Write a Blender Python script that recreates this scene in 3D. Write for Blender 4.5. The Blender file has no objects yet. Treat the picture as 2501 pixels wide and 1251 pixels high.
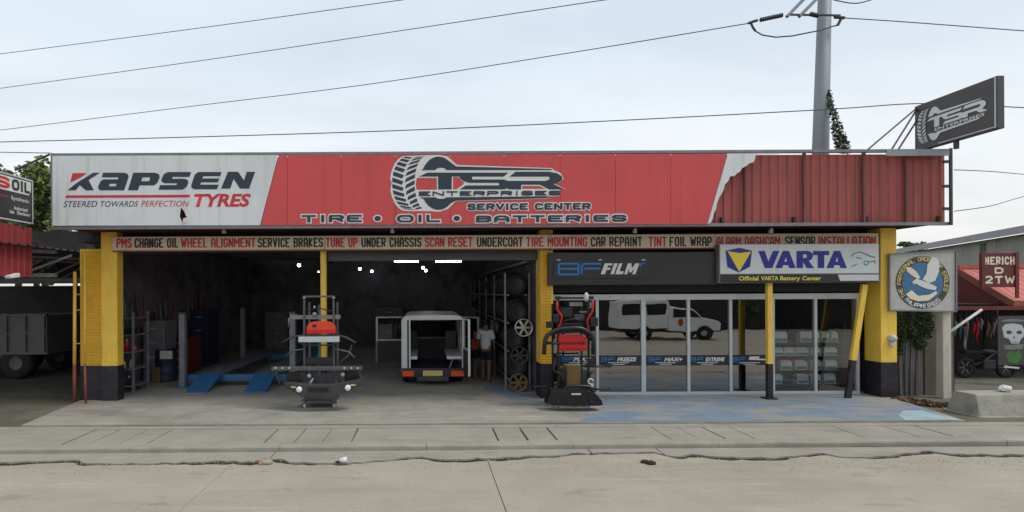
import bpy, bmesh, math, random
from mathutils import Vector, Matrix
R = math.radians
random.seed(7)
sc = bpy.context.scene
COL = sc.collection

# ------------------------------------------------------------------ camera
F, CX, CY, H, ROLL = 1300.0, 1040.0, 712.0, 2.6, 0.005     # focal length and principal point in photo pixels, eye height in metres
cam_d = bpy.data.cameras.new('camera'); cam = bpy.data.objects.new('camera', cam_d); COL.objects.link(cam)
cam.location = (0, 0, H); cam.rotation_euler = (R(90), ROLL, 0)
cam_d.sensor_width = 36; cam_d.lens = F/2501*36
cam_d.shift_x = (1250.5-CX)/2501; cam_d.shift_y = (CY-625.5)/2501
cam_d.clip_end = 3000
sc.camera = cam

# ------------------------------------------------------------------ sky, sun, exposure
SUN_EL, SUN_AZ = R(57), R(112)       # azimuth from +Y (behind the shop) towards +X
world = bpy.data.worlds.new('World'); sc.world = world; world.use_nodes = True
nt = world.node_tree; N = nt.nodes; L = nt.links
N.clear()
out = N.new('ShaderNodeOutputWorld'); bg = N.new('ShaderNodeBackground')
sky = N.new('ShaderNodeTexSky'); sky.sky_type = 'NISHITA'; sky.sun_disc = False
sky.sun_elevation = SUN_EL; sky.sun_rotation = SUN_AZ; sky.dust_density = 3.0; sky.air_density = 1.0
tc = N.new('ShaderNodeTexCoord'); sep = N.new('ShaderNodeSeparateXYZ'); L.new(tc.outputs['Generated'], sep.inputs[0])
def math_node(op, a, b):
    n = N.new('ShaderNodeMath'); n.operation = op
    for i, v in enumerate((a, b)):
        if isinstance(v, (int, float)): n.inputs[i].default_value = v
        else: L.new(v, n.inputs[i])
    return n.outputs[0]
zc = math_node('ADD', math_node('MAXIMUM', sep.outputs[2], 0.0), 0.22)
comb = N.new('ShaderNodeCombineXYZ')
L.new(math_node('DIVIDE', sep.outputs[0], zc), comb.inputs[0]); L.new(math_node('DIVIDE', sep.outputs[1], zc), comb.inputs[1])
mp = N.new('ShaderNodeMapping'); mp.inputs['Scale'].default_value = (0.55, 1.25, 1); mp.inputs['Rotation'].default_value = (0, 0, R(-17)); L.new(comb.outputs[0], mp.inputs[0])
nz = N.new('ShaderNodeTexNoise'); nz.inputs['Scale'].default_value = 1.15; nz.inputs['Detail'].default_value = 6; nz.inputs['Roughness'].default_value = 0.52
nz.inputs['Distortion'].default_value = 0.35
L.new(mp.outputs[0], nz.inputs['Vector'])
rp = N.new('ShaderNodeValToRGB'); rp.color_ramp.elements[0].position = 0.36; rp.color_ramp.elements[1].position = 0.66
rp.color_ramp.elements[0].color = (0.76, 0.76, 0.76, 1); rp.color_ramp.elements[1].color = (1.0, 1.0, 1.0, 1)
L.new(nz.outputs['Fac'], rp.inputs['Fac'])
sk = N.new('ShaderNodeVectorMath'); sk.operation = 'SCALE'; sk.inputs['Scale'].default_value = 0.10; L.new(sky.outputs[0], sk.inputs[0])
hz = N.new('ShaderNodeMapRange'); hz.inputs['From Min'].default_value = 0.0; hz.inputs['From Max'].default_value = 0.42
L.new(sep.outputs[2], hz.inputs['Value'])
cc = N.new('ShaderNodeMix'); cc.data_type = 'RGBA'; cc.inputs['A'].default_value = (0.93, 0.91, 0.885, 1); cc.inputs['B'].default_value = (0.72, 0.815, 0.895, 1)
L.new(hz.outputs[0], cc.inputs['Factor'])
mx = N.new('ShaderNodeMix'); mx.data_type = 'RGBA'
L.new(rp.outputs[0], mx.inputs['Factor']); L.new(sk.outputs[0], mx.inputs['A']); L.new(cc.outputs['Result'], mx.inputs['B'])
L.new(mx.outputs['Result'], bg.inputs['Color']); bg.inputs['Strength'].default_value = 1.0
L.new(bg.outputs[0], out.inputs[0])

sd = bpy.data.lights.new('sun', 'SUN'); sd.energy = 1.45; sd.angle = R(18); sd.color = (1.0, 0.95, 0.87)
sun = bpy.data.objects.new('sun', sd); COL.objects.link(sun)
sv = Vector((math.sin(SUN_AZ)*math.cos(SUN_EL), math.cos(SUN_AZ)*math.cos(SUN_EL), math.sin(SUN_EL)))
sun.rotation_euler = sv.to_track_quat('Z', 'Y').to_euler(); sun.location = sv*60

vs = sc.view_settings
vs.view_transform = 'Standard'; vs.look = 'None'; vs.exposure = 0.2; vs.gamma = 1.0; vs.use_curve_mapping = False
sc.render.engine = 'CYCLES'
sc.cycles.use_denoising = True
sc.cycles.max_bounces = 6

# ------------------------------------------------------------------ helpers
def unroll(px, py):
    dx, dy = px-CX, py-CY
    return dx - ROLL*dy, dy + ROLL*dx
def P(px, py, Y):                     # photo pixel -> point at depth Y
    dx, dy = unroll(px, py)
    return Vector((dx*Y/F, Y, H - dy*Y/F))
def G(px, py, Z=0.0):                 # photo pixel -> point on ground of height Z
    dx, dy = unroll(px, py)
    Y = F*(H-Z)/dy
    return Vector((dx*Y/F, Y, Z))
def c(r, g, b):
    f = lambda v: (v/255/12.92 if v/255 <= 0.04045 else ((v/255+0.055)/1.055)**2.4)
    return (f(r), f(g), f(b))

ORD = 'first second third fourth fifth sixth seventh eighth ninth tenth eleventh twelfth thirteenth fourteenth fifteenth sixteenth seventeenth eighteenth nineteenth twentieth'.split()
ORD += ['twenty-'+w for w in ORD[:9]]+['thirtieth']+['thirty-'+w for w in ORD[:9]]
MATS = {}
def mat(name, col, rough=0.6, metal=0.0, var=0.14, scale=3.0, bump=0.0, bscale=40.0, dirt=None, dscale=1.2, damt=0.45, stretch=(1, 1, 1), spec=0.5, dstretch=None, stains=()):
    """procedural material: base colour with uneven tone, optional dirt patches of their own colour and fine relief"""
    m = bpy.data.materials.new(name); m.use_nodes = True
    nt = m.node_tree; b = nt.nodes['Principled BSDF']
    tc = nt.nodes.new('ShaderNodeTexCoord'); mp = nt.nodes.new('ShaderNodeMapping'); mp.inputs['Scale'].default_value = stretch
    nt.links.new(tc.outputs['Object'], mp.inputs[0])
    n = nt.nodes.new('ShaderNodeTexNoise'); n.inputs['Scale'].default_value = scale; n.inputs['Detail'].default_value = 6; n.inputs['Roughness'].default_value = 0.62
    nt.links.new(mp.outputs[0], n.inputs['Vector'])
    mr = nt.nodes.new('ShaderNodeMapRange'); mr.inputs['From Min'].default_value = 0.3; mr.inputs['From Max'].default_value = 0.7
    nt.links.new(n.outputs['Fac'], mr.inputs['Value'])
    mix = nt.nodes.new('ShaderNodeMix'); mix.data_type = 'RGBA'
    mix.inputs['A'].default_value = (*[max(0, v*(1-var)) for v in col], 1); mix.inputs['B'].default_value = (*[min(1, v*(1+var*0.7)) for v in col], 1)
    nt.links.new(mr.outputs[0], mix.inputs['Factor'])
    last = mix.outputs['Result']
    if dirt:
        mp2 = nt.nodes.new('ShaderNodeMapping'); mp2.inputs['Scale'].default_value = dstretch or stretch; mp2.inputs['Location'].default_value = (3.1, 7.7, 1.3)
        nt.links.new(tc.outputs['Object'], mp2.inputs[0])
        n2 = nt.nodes.new('ShaderNodeTexNoise'); n2.inputs['Scale'].default_value = dscale; n2.inputs['Detail'].default_value = 8; n2.inputs['Roughness'].default_value = 0.7
        nt.links.new(mp2.outputs[0], n2.inputs['Vector'])
        r2 = nt.nodes.new('ShaderNodeMapRange'); r2.inputs['From Min'].default_value = 0.5; r2.inputs['From Max'].default_value = 0.72; r2.inputs['To Max'].default_value = damt
        nt.links.new(n2.outputs['Fac'], r2.inputs['Value'])
        mix2 = nt.nodes.new('ShaderNodeMix'); mix2.data_type = 'RGBA'; mix2.inputs['B'].default_value = (*dirt, 1)
        nt.links.new(r2.outputs[0], mix2.inputs['Factor']); nt.links.new(last, mix2.inputs['A']); last = mix2.outputs['Result']
    for scol, sscale, lo, hi, amt, sstr in stains:      # stains and grit with shapes of their own
        mp3 = nt.nodes.new('ShaderNodeMapping'); mp3.inputs['Scale'].default_value = sstr; mp3.inputs['Location'].default_value = (sscale, 1.7*sscale, .3)
        nt.links.new(tc.outputs['Object'], mp3.inputs[0])
        n4 = nt.nodes.new('ShaderNodeTexNoise'); n4.inputs['Scale'].default_value = sscale; n4.inputs['Detail'].default_value = 4; n4.inputs['Roughness'].default_value = 0.6
        nt.links.new(mp3.outputs[0], n4.inputs['Vector'])
        r4 = nt.nodes.new('ShaderNodeMapRange'); r4.inputs['From Min'].default_value = lo; r4.inputs['From Max'].default_value = hi; r4.inputs['To Max'].default_value = amt
        nt.links.new(n4.outputs['Fac'], r4.inputs['Value'])
        m4 = nt.nodes.new('ShaderNodeMix'); m4.data_type = 'RGBA'; m4.inputs['B'].default_value = (*scol, 1)
        nt.links.new(r4.outputs[0], m4.inputs['Factor']); nt.links.new(last, m4.inputs['A']); last = m4.outputs['Result']
    nt.links.new(last, b.inputs['Base Color'])
    b.inputs['Roughness'].default_value = rough; b.inputs['Metallic'].default_value = metal
    b.inputs['Specular IOR Level'].default_value = spec
    if bump:
        n3 = nt.nodes.new('ShaderNodeTexNoise'); n3.inputs['Scale'].default_value = bscale; n3.inputs['Detail'].default_value = 5
        nt.links.new(tc.outputs['Object'], n3.inputs['Vector'])
        bp = nt.nodes.new('ShaderNodeBump'); bp.inputs['Strength'].default_value = bump; bp.inputs['Distance'].default_value = 0.02
        nt.links.new(n3.outputs['Fac'], bp.inputs['Height']); nt.links.new(bp.outputs[0], b.inputs['Normal'])
    MATS[name] = m
    return m
def emit(name, col, strength):
    m = bpy.data.materials.new(name); m.use_nodes = True
    b = m.node_tree.nodes['Principled BSDF']; b.inputs['Base Color'].default_value = (*col, 1)
    b.inputs['Emission Color'].default_value = (*col, 1); b.inputs['Emission Strength'].default_value = strength
    MATS[name] = m; return m
def glass(name, tint, refl, rough=0.0):
    m = bpy.data.materials.new(name); m.use_nodes = True
    nt = m.node_tree; nt.nodes.clear()
    o = nt.nodes.new('ShaderNodeOutputMaterial'); mx = nt.nodes.new('ShaderNodeMixShader')
    t = nt.nodes.new('ShaderNodeBsdfTransparent'); t.inputs[0].default_value = (*tint, 1)
    g = nt.nodes.new('ShaderNodeBsdfGlossy'); g.inputs['Roughness'].default_value = rough; g.inputs[0].default_value = (0.95, 0.95, 0.95, 1)
    lw = nt.nodes.new('ShaderNodeFresnel'); lw.inputs['IOR'].default_value = 1.5
    ad = nt.nodes.new('ShaderNodeMath'); ad.operation = 'ADD'; ad.inputs[1].default_value = refl; ad.use_clamp = True
    tcg = nt.nodes.new('ShaderNodeTexCoord'); ng = nt.nodes.new('ShaderNodeTexNoise'); ng.inputs['Scale'].default_value = 1.6; ng.inputs['Detail'].default_value = 1
    nt.links.new(tcg.outputs['Object'], ng.inputs['Vector'])
    bg_ = nt.nodes.new('ShaderNodeBump'); bg_.inputs['Strength'].default_value = 0.10; bg_.inputs['Distance'].default_value = 0.02
    nt.links.new(ng.outputs['Fac'], bg_.inputs['Height']); nt.links.new(bg_.outputs[0], g.inputs['Normal'])
    nt.links.new(lw.outputs[0], ad.inputs[0]); nt.links.new(ad.outputs[0], mx.inputs[0])
    nt.links.new(t.outputs[0], mx.inputs[1]); nt.links.new(g.outputs[0], mx.inputs[2]); nt.links.new(mx.outputs[0], o.inputs[0])
    MATS[name] = m; return m

ORG = {}          # world origin of every object made here
def origin_of(o):
    return ORG.get(o.name, Vector((0, 0, 0)))
def props(o, label=None, cat=None, group=None, kind=None):
    if label: o['label'] = label
    if cat: o['category'] = cat
    if group: o['group'] = group
    if kind: o['kind'] = kind
    return o
def thing(name, loc, label, cat, group=None):
    o = bpy.data.objects.new(name, None); COL.objects.link(o); o.location = loc; o.empty_display_size = 0.2
    ORG[o.name] = Vector(loc)
    return props(o, label, cat, group)
def copy_tree(o, loc=None, parent=None, label=None):
    n = o.copy(); COL.objects.link(n)
    if parent: n.parent = parent
    if loc is not None: n.location = loc
    if label: n['label'] = label
    ORG[n.name] = Vector(n.location)
    for ch in list(o.children): copy_tree(ch, None, n)
    return n

class MB:
    def __init__(s): s.v = []; s.f = []
    def add(s, vs, fs):
        k = len(s.v); s.v += [Vector(v) for v in vs]; s.f += [[i+k for i in f] for f in fs]; return s
    def box(s, a, b):
        x0, x1 = sorted((a[0], b[0])); y0, y1 = sorted((a[1], b[1])); z0, z1 = sorted((a[2], b[2]))
        return s.add([(x0,y0,z0),(x1,y0,z0),(x1,y1,z0),(x0,y1,z0),(x0,y0,z1),(x1,y0,z1),(x1,y1,z1),(x0,y1,z1)],
                     [(0,3,2,1),(4,5,6,7),(0,1,5,4),(1,2,6,5),(2,3,7,6),(3,0,4,7)])
    def beam(s, p0, p1, w, h, up=(0, 0, 1)):
        p0, p1 = Vector(p0), Vector(p1); d = (p1-p0).normalized(); u = Vector(up)
        if abs(d.dot(u)) > 0.95: u = Vector((0, 1, 0))
        r = d.cross(u).normalized()*w/2; t = r.cross(d).normalized()*h/2
        return s.add([p0-r-t, p0+r-t, p0+r+t, p0-r+t, p1-r-t, p1+r-t, p1+r+t, p1-r+t],
                     [(0,1,2,3),(7,6,5,4),(0,4,5,1),(1,5,6,2),(2,6,7,3),(3,7,4,0)])
    def cyl(s, p0, p1, r0, r1=None, n=12, cap=True):
        r1 = r0 if r1 is None else r1
        p0, p1 = Vector(p0), Vector(p1); d = (p1-p0).normalized()
        u = d.orthogonal().normalized(); w = d.cross(u)
        vs = []
        for p, r in ((p0, r0), (p1, r1)):
            for i in range(n):
                a = 2*math.pi*i/n; vs.append(p + u*math.cos(a)*r + w*math.sin(a)*r)
        fs = [(i, (i+1) % n, n+(i+1) % n, n+i) for i in range(n)]
        if cap: fs += [list(range(n))[::-1], list(range(n, 2*n))]
        return s.add(vs, fs)
    def tube(s, pts, r, n=8, cap=True):
        pts = [Vector(p) for p in pts]; k = len(pts); rs = r if isinstance(r, (list, tuple)) else [r]*k
        vs = []; u = None
        for i, p in enumerate(pts):
            d = (pts[min(i+1, k-1)]-pts[max(i-1, 0)]).normalized()
            u = d.orthogonal().normalized() if u is None else (u - d*u.dot(d)).normalized()
            w = d.cross(u)
            for j in range(n):
                a = 2*math.pi*j/n; vs.append(p + (u*math.cos(a)+w*math.sin(a))*rs[i])
        fs = []
        for i in range(k-1):
            for j in range(n):
                fs.append((i*n+j, i*n+(j+1) % n, (i+1)*n+(j+1) % n, (i+1)*n+j))
        if cap: fs += [list(range(n))[::-1], [(k-1)*n+j for j in range(n)]]
        return s.add(vs, fs)
    def prism(s, poly, d):                       # closed 3-D polygon pushed along d
        d = Vector(d); n = len(poly); a = [Vector(p) for p in poly]
        return s.add(a+[p+d for p in a], [list(range(n)), list(range(n, 2*n))[::-1]] + [(i, n+i, n+(i+1) % n, (i+1) % n) for i in range(n)])
    def lathe(s, p, axis, prof, n=20):           # prof: (distance along axis, radius)
        p = Vector(p); d = Vector(axis).normalized(); u = d.orthogonal().normalized(); w = d.cross(u); k = len(prof)
        vs = [p + d*t + (u*math.cos(2*math.pi*j/n)+w*math.sin(2*math.pi*j/n))*r for t, r in prof for j in range(n)]
        fs = [(i*n+j, i*n+(j+1) % n, (i+1)*n+(j+1) % n, (i+1)*n+j) for i in range(k-1) for j in range(n)]
        return s.add(vs, fs)
    def ball(s, p, r, n=10, m=7, sq=(1, 1, 1)):
        p = Vector(p); vs = []
        for i in range(m+1):
            t = math.pi*i/m
            for j in range(n):
                a = 2*math.pi*j/n
                vs.append(p + Vector((math.sin(t)*math.cos(a)*sq[0], math.sin(t)*math.sin(a)*sq[1], math.cos(t)*sq[2]))*r)
        return s.add(vs, [(i*n+j, (i+1)*n+j, (i+1)*n+(j+1) % n, i*n+(j+1) % n) for i in range(m) for j in range(n)])
    def sheet(s, o, u, v, lu, lv, pitch, depth, nrm):   # trapezoid-ribbed sheet: ribs run along v, spaced along u
        o, u, v, nrm = Vector(o), Vector(u).normalized(), Vector(v).normalized(), Vector(nrm).normalized()
        x = 0.0; pr = []
        while x < lu:
            for fx, h in ((0, 0), (0.55, 0), (0.66, 1), (0.89, 1)):
                t = x+fx*pitch
                if t < lu: pr.append((t, h*depth))
            x += pitch
        pr.append((lu, pr[-1][1])); k = len(pr)
        vs = [o+u*t+nrm*h for t, h in pr] + [o+u*t+nrm*h+v*lv for t, h in pr]
        return s.add(vs, [(i, i+1, k+i+1, k+i) for i in range(k-1)])
    def build(s, name, m, parent=None, smooth=False, bevel=0.0, kind=None, label=None, cat=None, group=None, base=None):
        org = origin_of(parent) if parent else (Vector(base) if base else Vector((0, 0, 0)))
        me = bpy.data.meshes.new(name); me.from_pydata([tuple(v-org) for v in s.v], [], s.f); me.update()
        bm = bmesh.new(); bm.from_mesh(me); bmesh.ops.recalc_face_normals(bm, faces=bm.faces)
        if bevel: bmesh.ops.bevel(bm, geom=[e for e in bm.edges if len(e.link_faces) == 2 and e.calc_face_angle(0) > 0.6], offset=bevel, segments=2, affect='EDGES', profile=0.6)
        bm.to_mesh(me); bm.free()
        me.materials.append(MATS[m])
        if smooth:
            for p in me.polygons: p.use_smooth = True
        o = bpy.data.objects.new(name, me); COL.objects.link(o)
        if parent: o.parent = parent; ORG[o.name] = org
        else:
            ORG[o.name] = org; o.location = org
        return props(o, label, cat, group, kind)

# flat lettering and shapes -------------------------------------------------
class Frame:
    """a sign face: 2-D coordinates (u right, v up, w out of the face) to the world"""
    def __init__(s, o, right, up=(0, 0, 1)):
        s.o, s.r, s.u = Vector(o), Vector(right).normalized(), Vector(up).normalized(); s.n = s.r.cross(s.u)
    def __call__(s, u, v, w=0.0): return s.o + s.r*u + s.u*v + s.n*w
    def uv(s, p): d = Vector(p)-s.o; return (d.dot(s.r), d.dot(s.u))
def front(Y): return Frame((0, Y, 0), (1, 0, 0))
def curve_mesh(cd):
    o = bpy.data.objects.new('tmp', cd); COL.objects.link(o)
    dg = bpy.context.evaluated_depsgraph_get(); me = bpy.data.meshes.new_from_object(o.evaluated_get(dg))
    bpy.data.objects.remove(o); bpy.data.curves.remove(cd)
    return me
def text_me(body, off, shear=0.0, space=1.0):
    cd = bpy.data.curves.new('t', 'FONT'); cd.body = body; cd.size = 1; cd.offset = off; cd.shear = shear; cd.resolution_u = 3
    cd.space_character = space; cd.fill_mode = 'FRONT'
    return curve_mesh(cd)
def bbox(me):
    xs = [v.co.x for v in me.vertices]; ys = [v.co.y for v in me.vertices]
    return min(xs), max(xs), min(ys), max(ys)
def place(me, fr, m, parent, tf, w, name):
    org = origin_of(parent)
    for v in me.vertices:
        u, vv = tf(v.co.x, v.co.y); v.co = fr(u, vv, w) - org
    me.materials.clear(); me.materials.append(MATS[m]); me.update()
    o = bpy.data.objects.new(name, me); COL.objects.link(o); o.parent = parent; ORG[o.name] = org
    return o
def text(body, fr, box, m, parent, bold=0.02, shear=0.0, w=0.004, outline=None, out_off=0.06, space=1.0, slope=0.0):
    """box = (u0, v0, u1, v1): the lettering fills it"""
    me = text_me(body, bold, shear, space); a0, a1, b0, b1 = bbox(me)
    u0, v0, u1, v1 = box; sx, sy = (u1-u0)/(a1-a0), (v1-v0)/(b1-b0)
    tf = lambda x, y: (u0+(x-a0)*sx, v0+(y-b0)*sy + slope*(u0+(x-a0)*sx))
    if outline:
        place(text_me(body, bold+out_off, shear, space), fr, outline, parent, tf, w-0.002, 'lettering_outline')
    return place(me, fr, m, parent, tf, w, 'lettering')
def ptext(body, Y, px, m, parent, **k):              # px = (x0, ytop, x1, ybottom) in photo pixels
    a = P(px[0], px[3], Y); b = P(px[2], px[1], Y)
    return text(body, front(Y), (a.x, a.z, b.x, b.z), m, parent, **k)
def shape(polys, fr, m, parent, w=0.004, off=0.0, name='emblem_shape'):
    """filled outlines in frame coordinates; inner outlines are holes"""
    cd = bpy.data.curves.new('s', 'CURVE'); cd.dimensions = '2D'; cd.fill_mode = 'FRONT'; cd.offset = off
    for p in polys:
        sp = cd.splines.new('POLY'); sp.points.add(len(p)-1)
        for q, pt in zip(sp.points, p): q.co = (pt[0], pt[1], 0, 1)
        sp.use_cyclic_u = True
    me = curve_mesh(cd)
    return place(me, fr, m, parent, lambda x, y: (x, y), w, name)
def pshape(polys, Y, m, parent, w=0.004, off=0.0, name='emblem_shape'):
    q = [[(lambda p: (p.x, p.z))(P(a, b, Y)) for a, b in poly] for poly in polys]
    return shape(q, front(Y), m, parent, w, off, name)
def stroke(pts, wd):                                  # polyline -> closed outline of constant width
    pts = [Vector((p[0], p[1])) for p in pts]; lft, rgt = [], []
    closed = (pts[0]-pts[-1]).length < 1e-6; nl = len(pts)-1
    for i, p in enumerate(pts):
        d0 = (p-pts[i-1]).normalized() if i else ((p-pts[-2]).normalized() if closed else (pts[1]-p).normalized())
        d1 = (pts[i+1]-p).normalized() if i < nl else ((pts[1]-p).normalized() if closed else d0)
        t = (d0+d1).normalized(); n = Vector((-t.y, t.x)); k = wd/2/max(0.4, n.dot(Vector((-d0.y, d0.x))))
        lft.append(tuple(p+n*k)); rgt.append(tuple(p-n*k))
    return lft+rgt[::-1]
def arc(cx, cy, rx, ry, a0, a1, n=16):
    return [(cx+rx*math.cos(R(a0+(a1-a0)*i/n)), cy+ry*math.sin(R(a0+(a1-a0)*i/n))) for i in range(n+1)]

GL = {  # block capitals as centre lines in a unit box, y up
 'A': [[(0,0),(0,.72),(.28,1),(.72,1),(1,.72),(1,0)],[(0,.38),(1,.38)]], 'B': [[(0,0),(0,1),(.75,1),(1,.88),(1,.64),(.8,.53),(0,.53)],[(.8,.53),(1,.4),(1,.13),(.75,0),(0,0)]],
 'C': [[(1,.72),(1,.85),(.75,1),(.25,1),(0,.82),(0,.18),(.25,0),(.75,0),(1,.15),(1,.28)]], 'D': [[(0,0),(0,1),(.7,1),(1,.78),(1,.22),(.7,0),(0,0)]],
 'E': [[(1,1),(0,1),(0,0),(1,0)],[(0,.51),(.85,.51)]], 'F': [[(1,1),(0,1),(0,0)],[(0,.51),(.85,.51)]],
 'G': [[(1,.74),(1,.85),(.75,1),(.25,1),(0,.82),(0,.18),(.25,0),(.75,0),(1,.15),(1,.46),(.55,.46)]], 'H': [[(0,0),(0,1)],[(1,0),(1,1)],[(0,.51),(1,.51)]],
 'I': [[(.5,0),(.5,1)]], 'K': [[(0,0),(0,1)],[(1,1),(.12,.5),(1,0)]], 'L': [[(0,1),(0,0),(1,0)]], 'M': [[(0,0),(0,1),(.5,.42),(1,1),(1,0)]], 'N': [[(0,0),(0,1),(1,0),(1,1)]],
 'O': [[(.5,0),(.78,0),(1,.2),(1,.8),(.78,1),(.22,1),(0,.8),(0,.2),(.22,0),(.5,0)]], 'P': [[(0,0),(0,1),(.75,1),(1,.86),(1,.58),(.75,.44),(0,.44)]],
 'R': [[(0,0),(0,1),(.75,1),(1,.86),(1,.62),(.75,.48),(0,.48)],[(.5,.48),(1,0)]], 'S': [[(1,.76),(1,.86),(.78,1),(.22,1),(0,.86),(0,.66),(.22,.54),(.78,.47),(1,.34),(1,.14),(.78,0),(.22,0),(0,.14),(0,.25)]],
 'T': [[(0,1),(1,1)],[(.5,1),(.5,0)]], 'U': [[(0,1),(0,.18),(.22,0),(.78,0),(1,.18),(1,1)]], 'V': [[(0,1),(.5,0),(1,1)]], 'W': [[(0,1),(.22,0),(.5,.75),(.78,0),(1,1)]],
 'Y': [[(0,1),(.5,.5),(1,1)],[(.5,.5),(.5,0)]], '2': [[(0,.8),(.2,1),(.8,1),(1,.8),(1,.62),(0,0),(1,0)]] }
def strokes_mesh(lines, wd, fr, m, parent, w, name, stem=0.0):
    """many stroke outlines in one mesh, each a hair above the last"""
    V, Fc = [], []; org = origin_of(parent); cnt = 0
    for pts in lines:
        pts = [Vector((p[0], p[1])) for p in pts]; n = len(pts); closed = (pts[0]-pts[-1]).length < 1e-6
        for j in range(n-1):
            d = (pts[j+1]-pts[j]).normalized(); d *= (wd+stem*abs(d.y))/2; q = Vector((-d.y, d.x)); k = len(V); h = w+.0002*(cnt % 36); cnt += 1
            V += [fr(*(p_), h)-org for p_ in (pts[j]+q, pts[j]-q, pts[j+1]-q, pts[j+1]+q)]; Fc.append((k, k+1, k+2, k+3))
            if j or closed:
                k = len(V); h = w+.0002*(cnt % 36); cnt += 1
                V += [fr(pts[j].x+math.cos(R(22.5+45*t))*wd*.53, pts[j].y+math.sin(R(22.5+45*t))*wd*.53, h)-org for t in range(8)]; Fc.append(tuple(range(k, k+8)))
    me = bpy.data.meshes.new(name); me.from_pydata([tuple(v) for v in V], [], Fc); me.materials.append(MATS[m]); me.update()
    o = bpy.data.objects.new(name, me); COL.objects.link(o); o.parent = parent; ORG[o.name] = org
    return o
def block_lines(body, box, wd, gap, ext=0.0):
    """letters fill box = (u0, v0, u1, v1); returns the centre lines, lengthened by ext at open ends"""
    u0, v0, u1, v1 = box; wt = {'I': .42, ' ': .55, 'M': 1.25, 'W': 1.3, 'L': .85}
    tot = sum(wt.get(ch, 1) for ch in body)
    cw = (u1-u0-gap*(len(body)-1))/tot; out = []; x = u0
    for ch in body:
        w_ = cw*wt.get(ch, 1)
        for pl in GL.get(ch, []):
            q = [Vector((x+wd/2+p[0]*max(w_-wd, 1e-4), v0+wd/2+p[1]*(v1-v0-wd))) for p in pl]
            e = wd/2
            def push(a, b, e): return a+(a-b).normalized()*e
            vert0 = pl[0][1] in (0, 1) and abs(pl[0][0]-pl[1][0]) < .6*abs(pl[0][1]-pl[1][1])
            vert1 = pl[-1][1] in (0, 1) and abs(pl[-1][0]-pl[-2][0]) < .6*abs(pl[-1][1]-pl[-2][1])
            hor0 = pl[0][0] in (0, 1) and pl[0][1] == pl[1][1]; hor1 = pl[-1][0] in (0, 1) and pl[-1][1] == pl[-2][1]
            if pl[0] == pl[-1]: out.append([tuple(v) for v in q]); continue
            q0 = push(q[0], q[1], (e if vert0 or hor0 else 0)+ext); q1 = push(q[-1], q[-2], (e if vert1 or hor1 else 0)+ext)
            out.append([tuple(q0)]+[tuple(v) for v in q[1:-1]]+[tuple(q1)])
        x += w_+gap
    return out
def block(body, fr, box, wd, m, parent, gap=None, w=.004, outline=None, ow=0.0, stem=0.0):
    gap = wd*.45 if gap is None else gap
    if ' ' in body:                               # one object per word
        wt = {'I': .42, ' ': .55, 'M': 1.25, 'W': 1.3, 'L': .85}; u0, v0, u1, v1 = box
        cw = (u1-u0-gap*(len(body)-1))/sum(wt.get(ch, 1) for ch in body); x = u0
        for word in body.split(' '):
            wl_ = sum(wt.get(ch, 1) for ch in word)*cw+gap*(len(word)-1)
            block(word, fr, (x, v0, x+wl_, v1), wd, m, parent, gap, w, outline, ow, stem); x += wl_+gap*2+cw*.55
        return
    if outline: strokes_mesh(block_lines(body, box, wd, gap, ow), wd+2*ow, fr, outline, parent, w-.0105, 'lettering_outline', stem)
    return strokes_mesh(block_lines(body, box, wd, gap), wd, fr, m, parent, w, 'lettering', stem)
def pblock(body, Y, px, wd, m, parent, **k):
    a = P(px[0], px[3], Y); b = P(px[2], px[1], Y); s_ = Y/F
    for kk in ('ow', 'stem'):
        if kk in k: k[kk] *= s_
    if k.get('gap') is not None: k['gap'] *= s_
    return block(body, front(Y), (a.x, a.z, b.x, b.z), wd*s_, m, parent, **k)

# ------------------------------------------------------------------ materials
mat('road_concrete', (0.375, 0.333, 0.27), 0.92, var=0.10, scale=0.9, bump=0.25, bscale=30, dirt=(0.29, 0.255, 0.20), dscale=0.8, damt=0.75, dstretch=(0.25, 1.2, 1), spec=0.2, stains=(((0.16, 0.14, 0.11), 1.3, .60, .74, .55, (.8, 2.2, 1)), ((0.52, 0.47, 0.39), 2.1, .58, .75, .5, (.3, 2.5, 1)), ((0.2, 0.18, 0.14), 28, .56, .70, .35, (1, 1, 1))))
mat('walk_concrete', (0.33, 0.308, 0.262), 0.92, var=0.12, scale=1.4, bump=0.3, bscale=35, dirt=(0.23, 0.21, 0.17), dscale=1.1, damt=0.5, dstretch=(0.5, 1.5, 1), spec=0.2, stains=(((0.16, 0.14, 0.11), 1.3, .60, .74, .55, (.8, 2.2, 1)), ((0.52, 0.47, 0.39), 2.1, .58, .75, .5, (.3, 2.5, 1)), ((0.2, 0.18, 0.14), 28, .56, .70, .35, (1, 1, 1))))
mat('dust', (0.35, 0.315, 0.25), 0.95, var=0.18, scale=1.6, bump=0.35, bscale=50, dirt=(0.24, 0.21, 0.165), dscale=2.0, damt=0.5, spec=0.1)
mat('earth', (0.055, 0.045, 0.032), 0.95, var=0.3, scale=6, bump=0.5, spec=0.1)
mat('yard_ground', (0.17, 0.155, 0.125), 0.95, var=0.25, scale=1.2, bump=0.4, dirt=(0.08, 0.07, 0.055), dscale=0.8, damt=0.7, spec=0.15)
mat('curb_concrete', (0.36, 0.34, 0.29), 0.9, var=0.18, scale=4, bump=0.5, bscale=25, dirt=(0.12, 0.115, 0.085), dscale=2.5, damt=0.7)
mat('yellow_paint', c(244, 200, 78), 0.55, var=0.08, scale=2.5, dirt=(0.35, 0.22, 0.04), dscale=3, damt=0.35, dstretch=(3, 3, 0.6))
mat('yellow_shutter', c(228, 180, 48), 0.5, var=0.10, scale=3, dirt=(0.3, 0.18, 0.03), dscale=3, damt=0.4, dstretch=(3, 3, 0.6))
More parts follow.
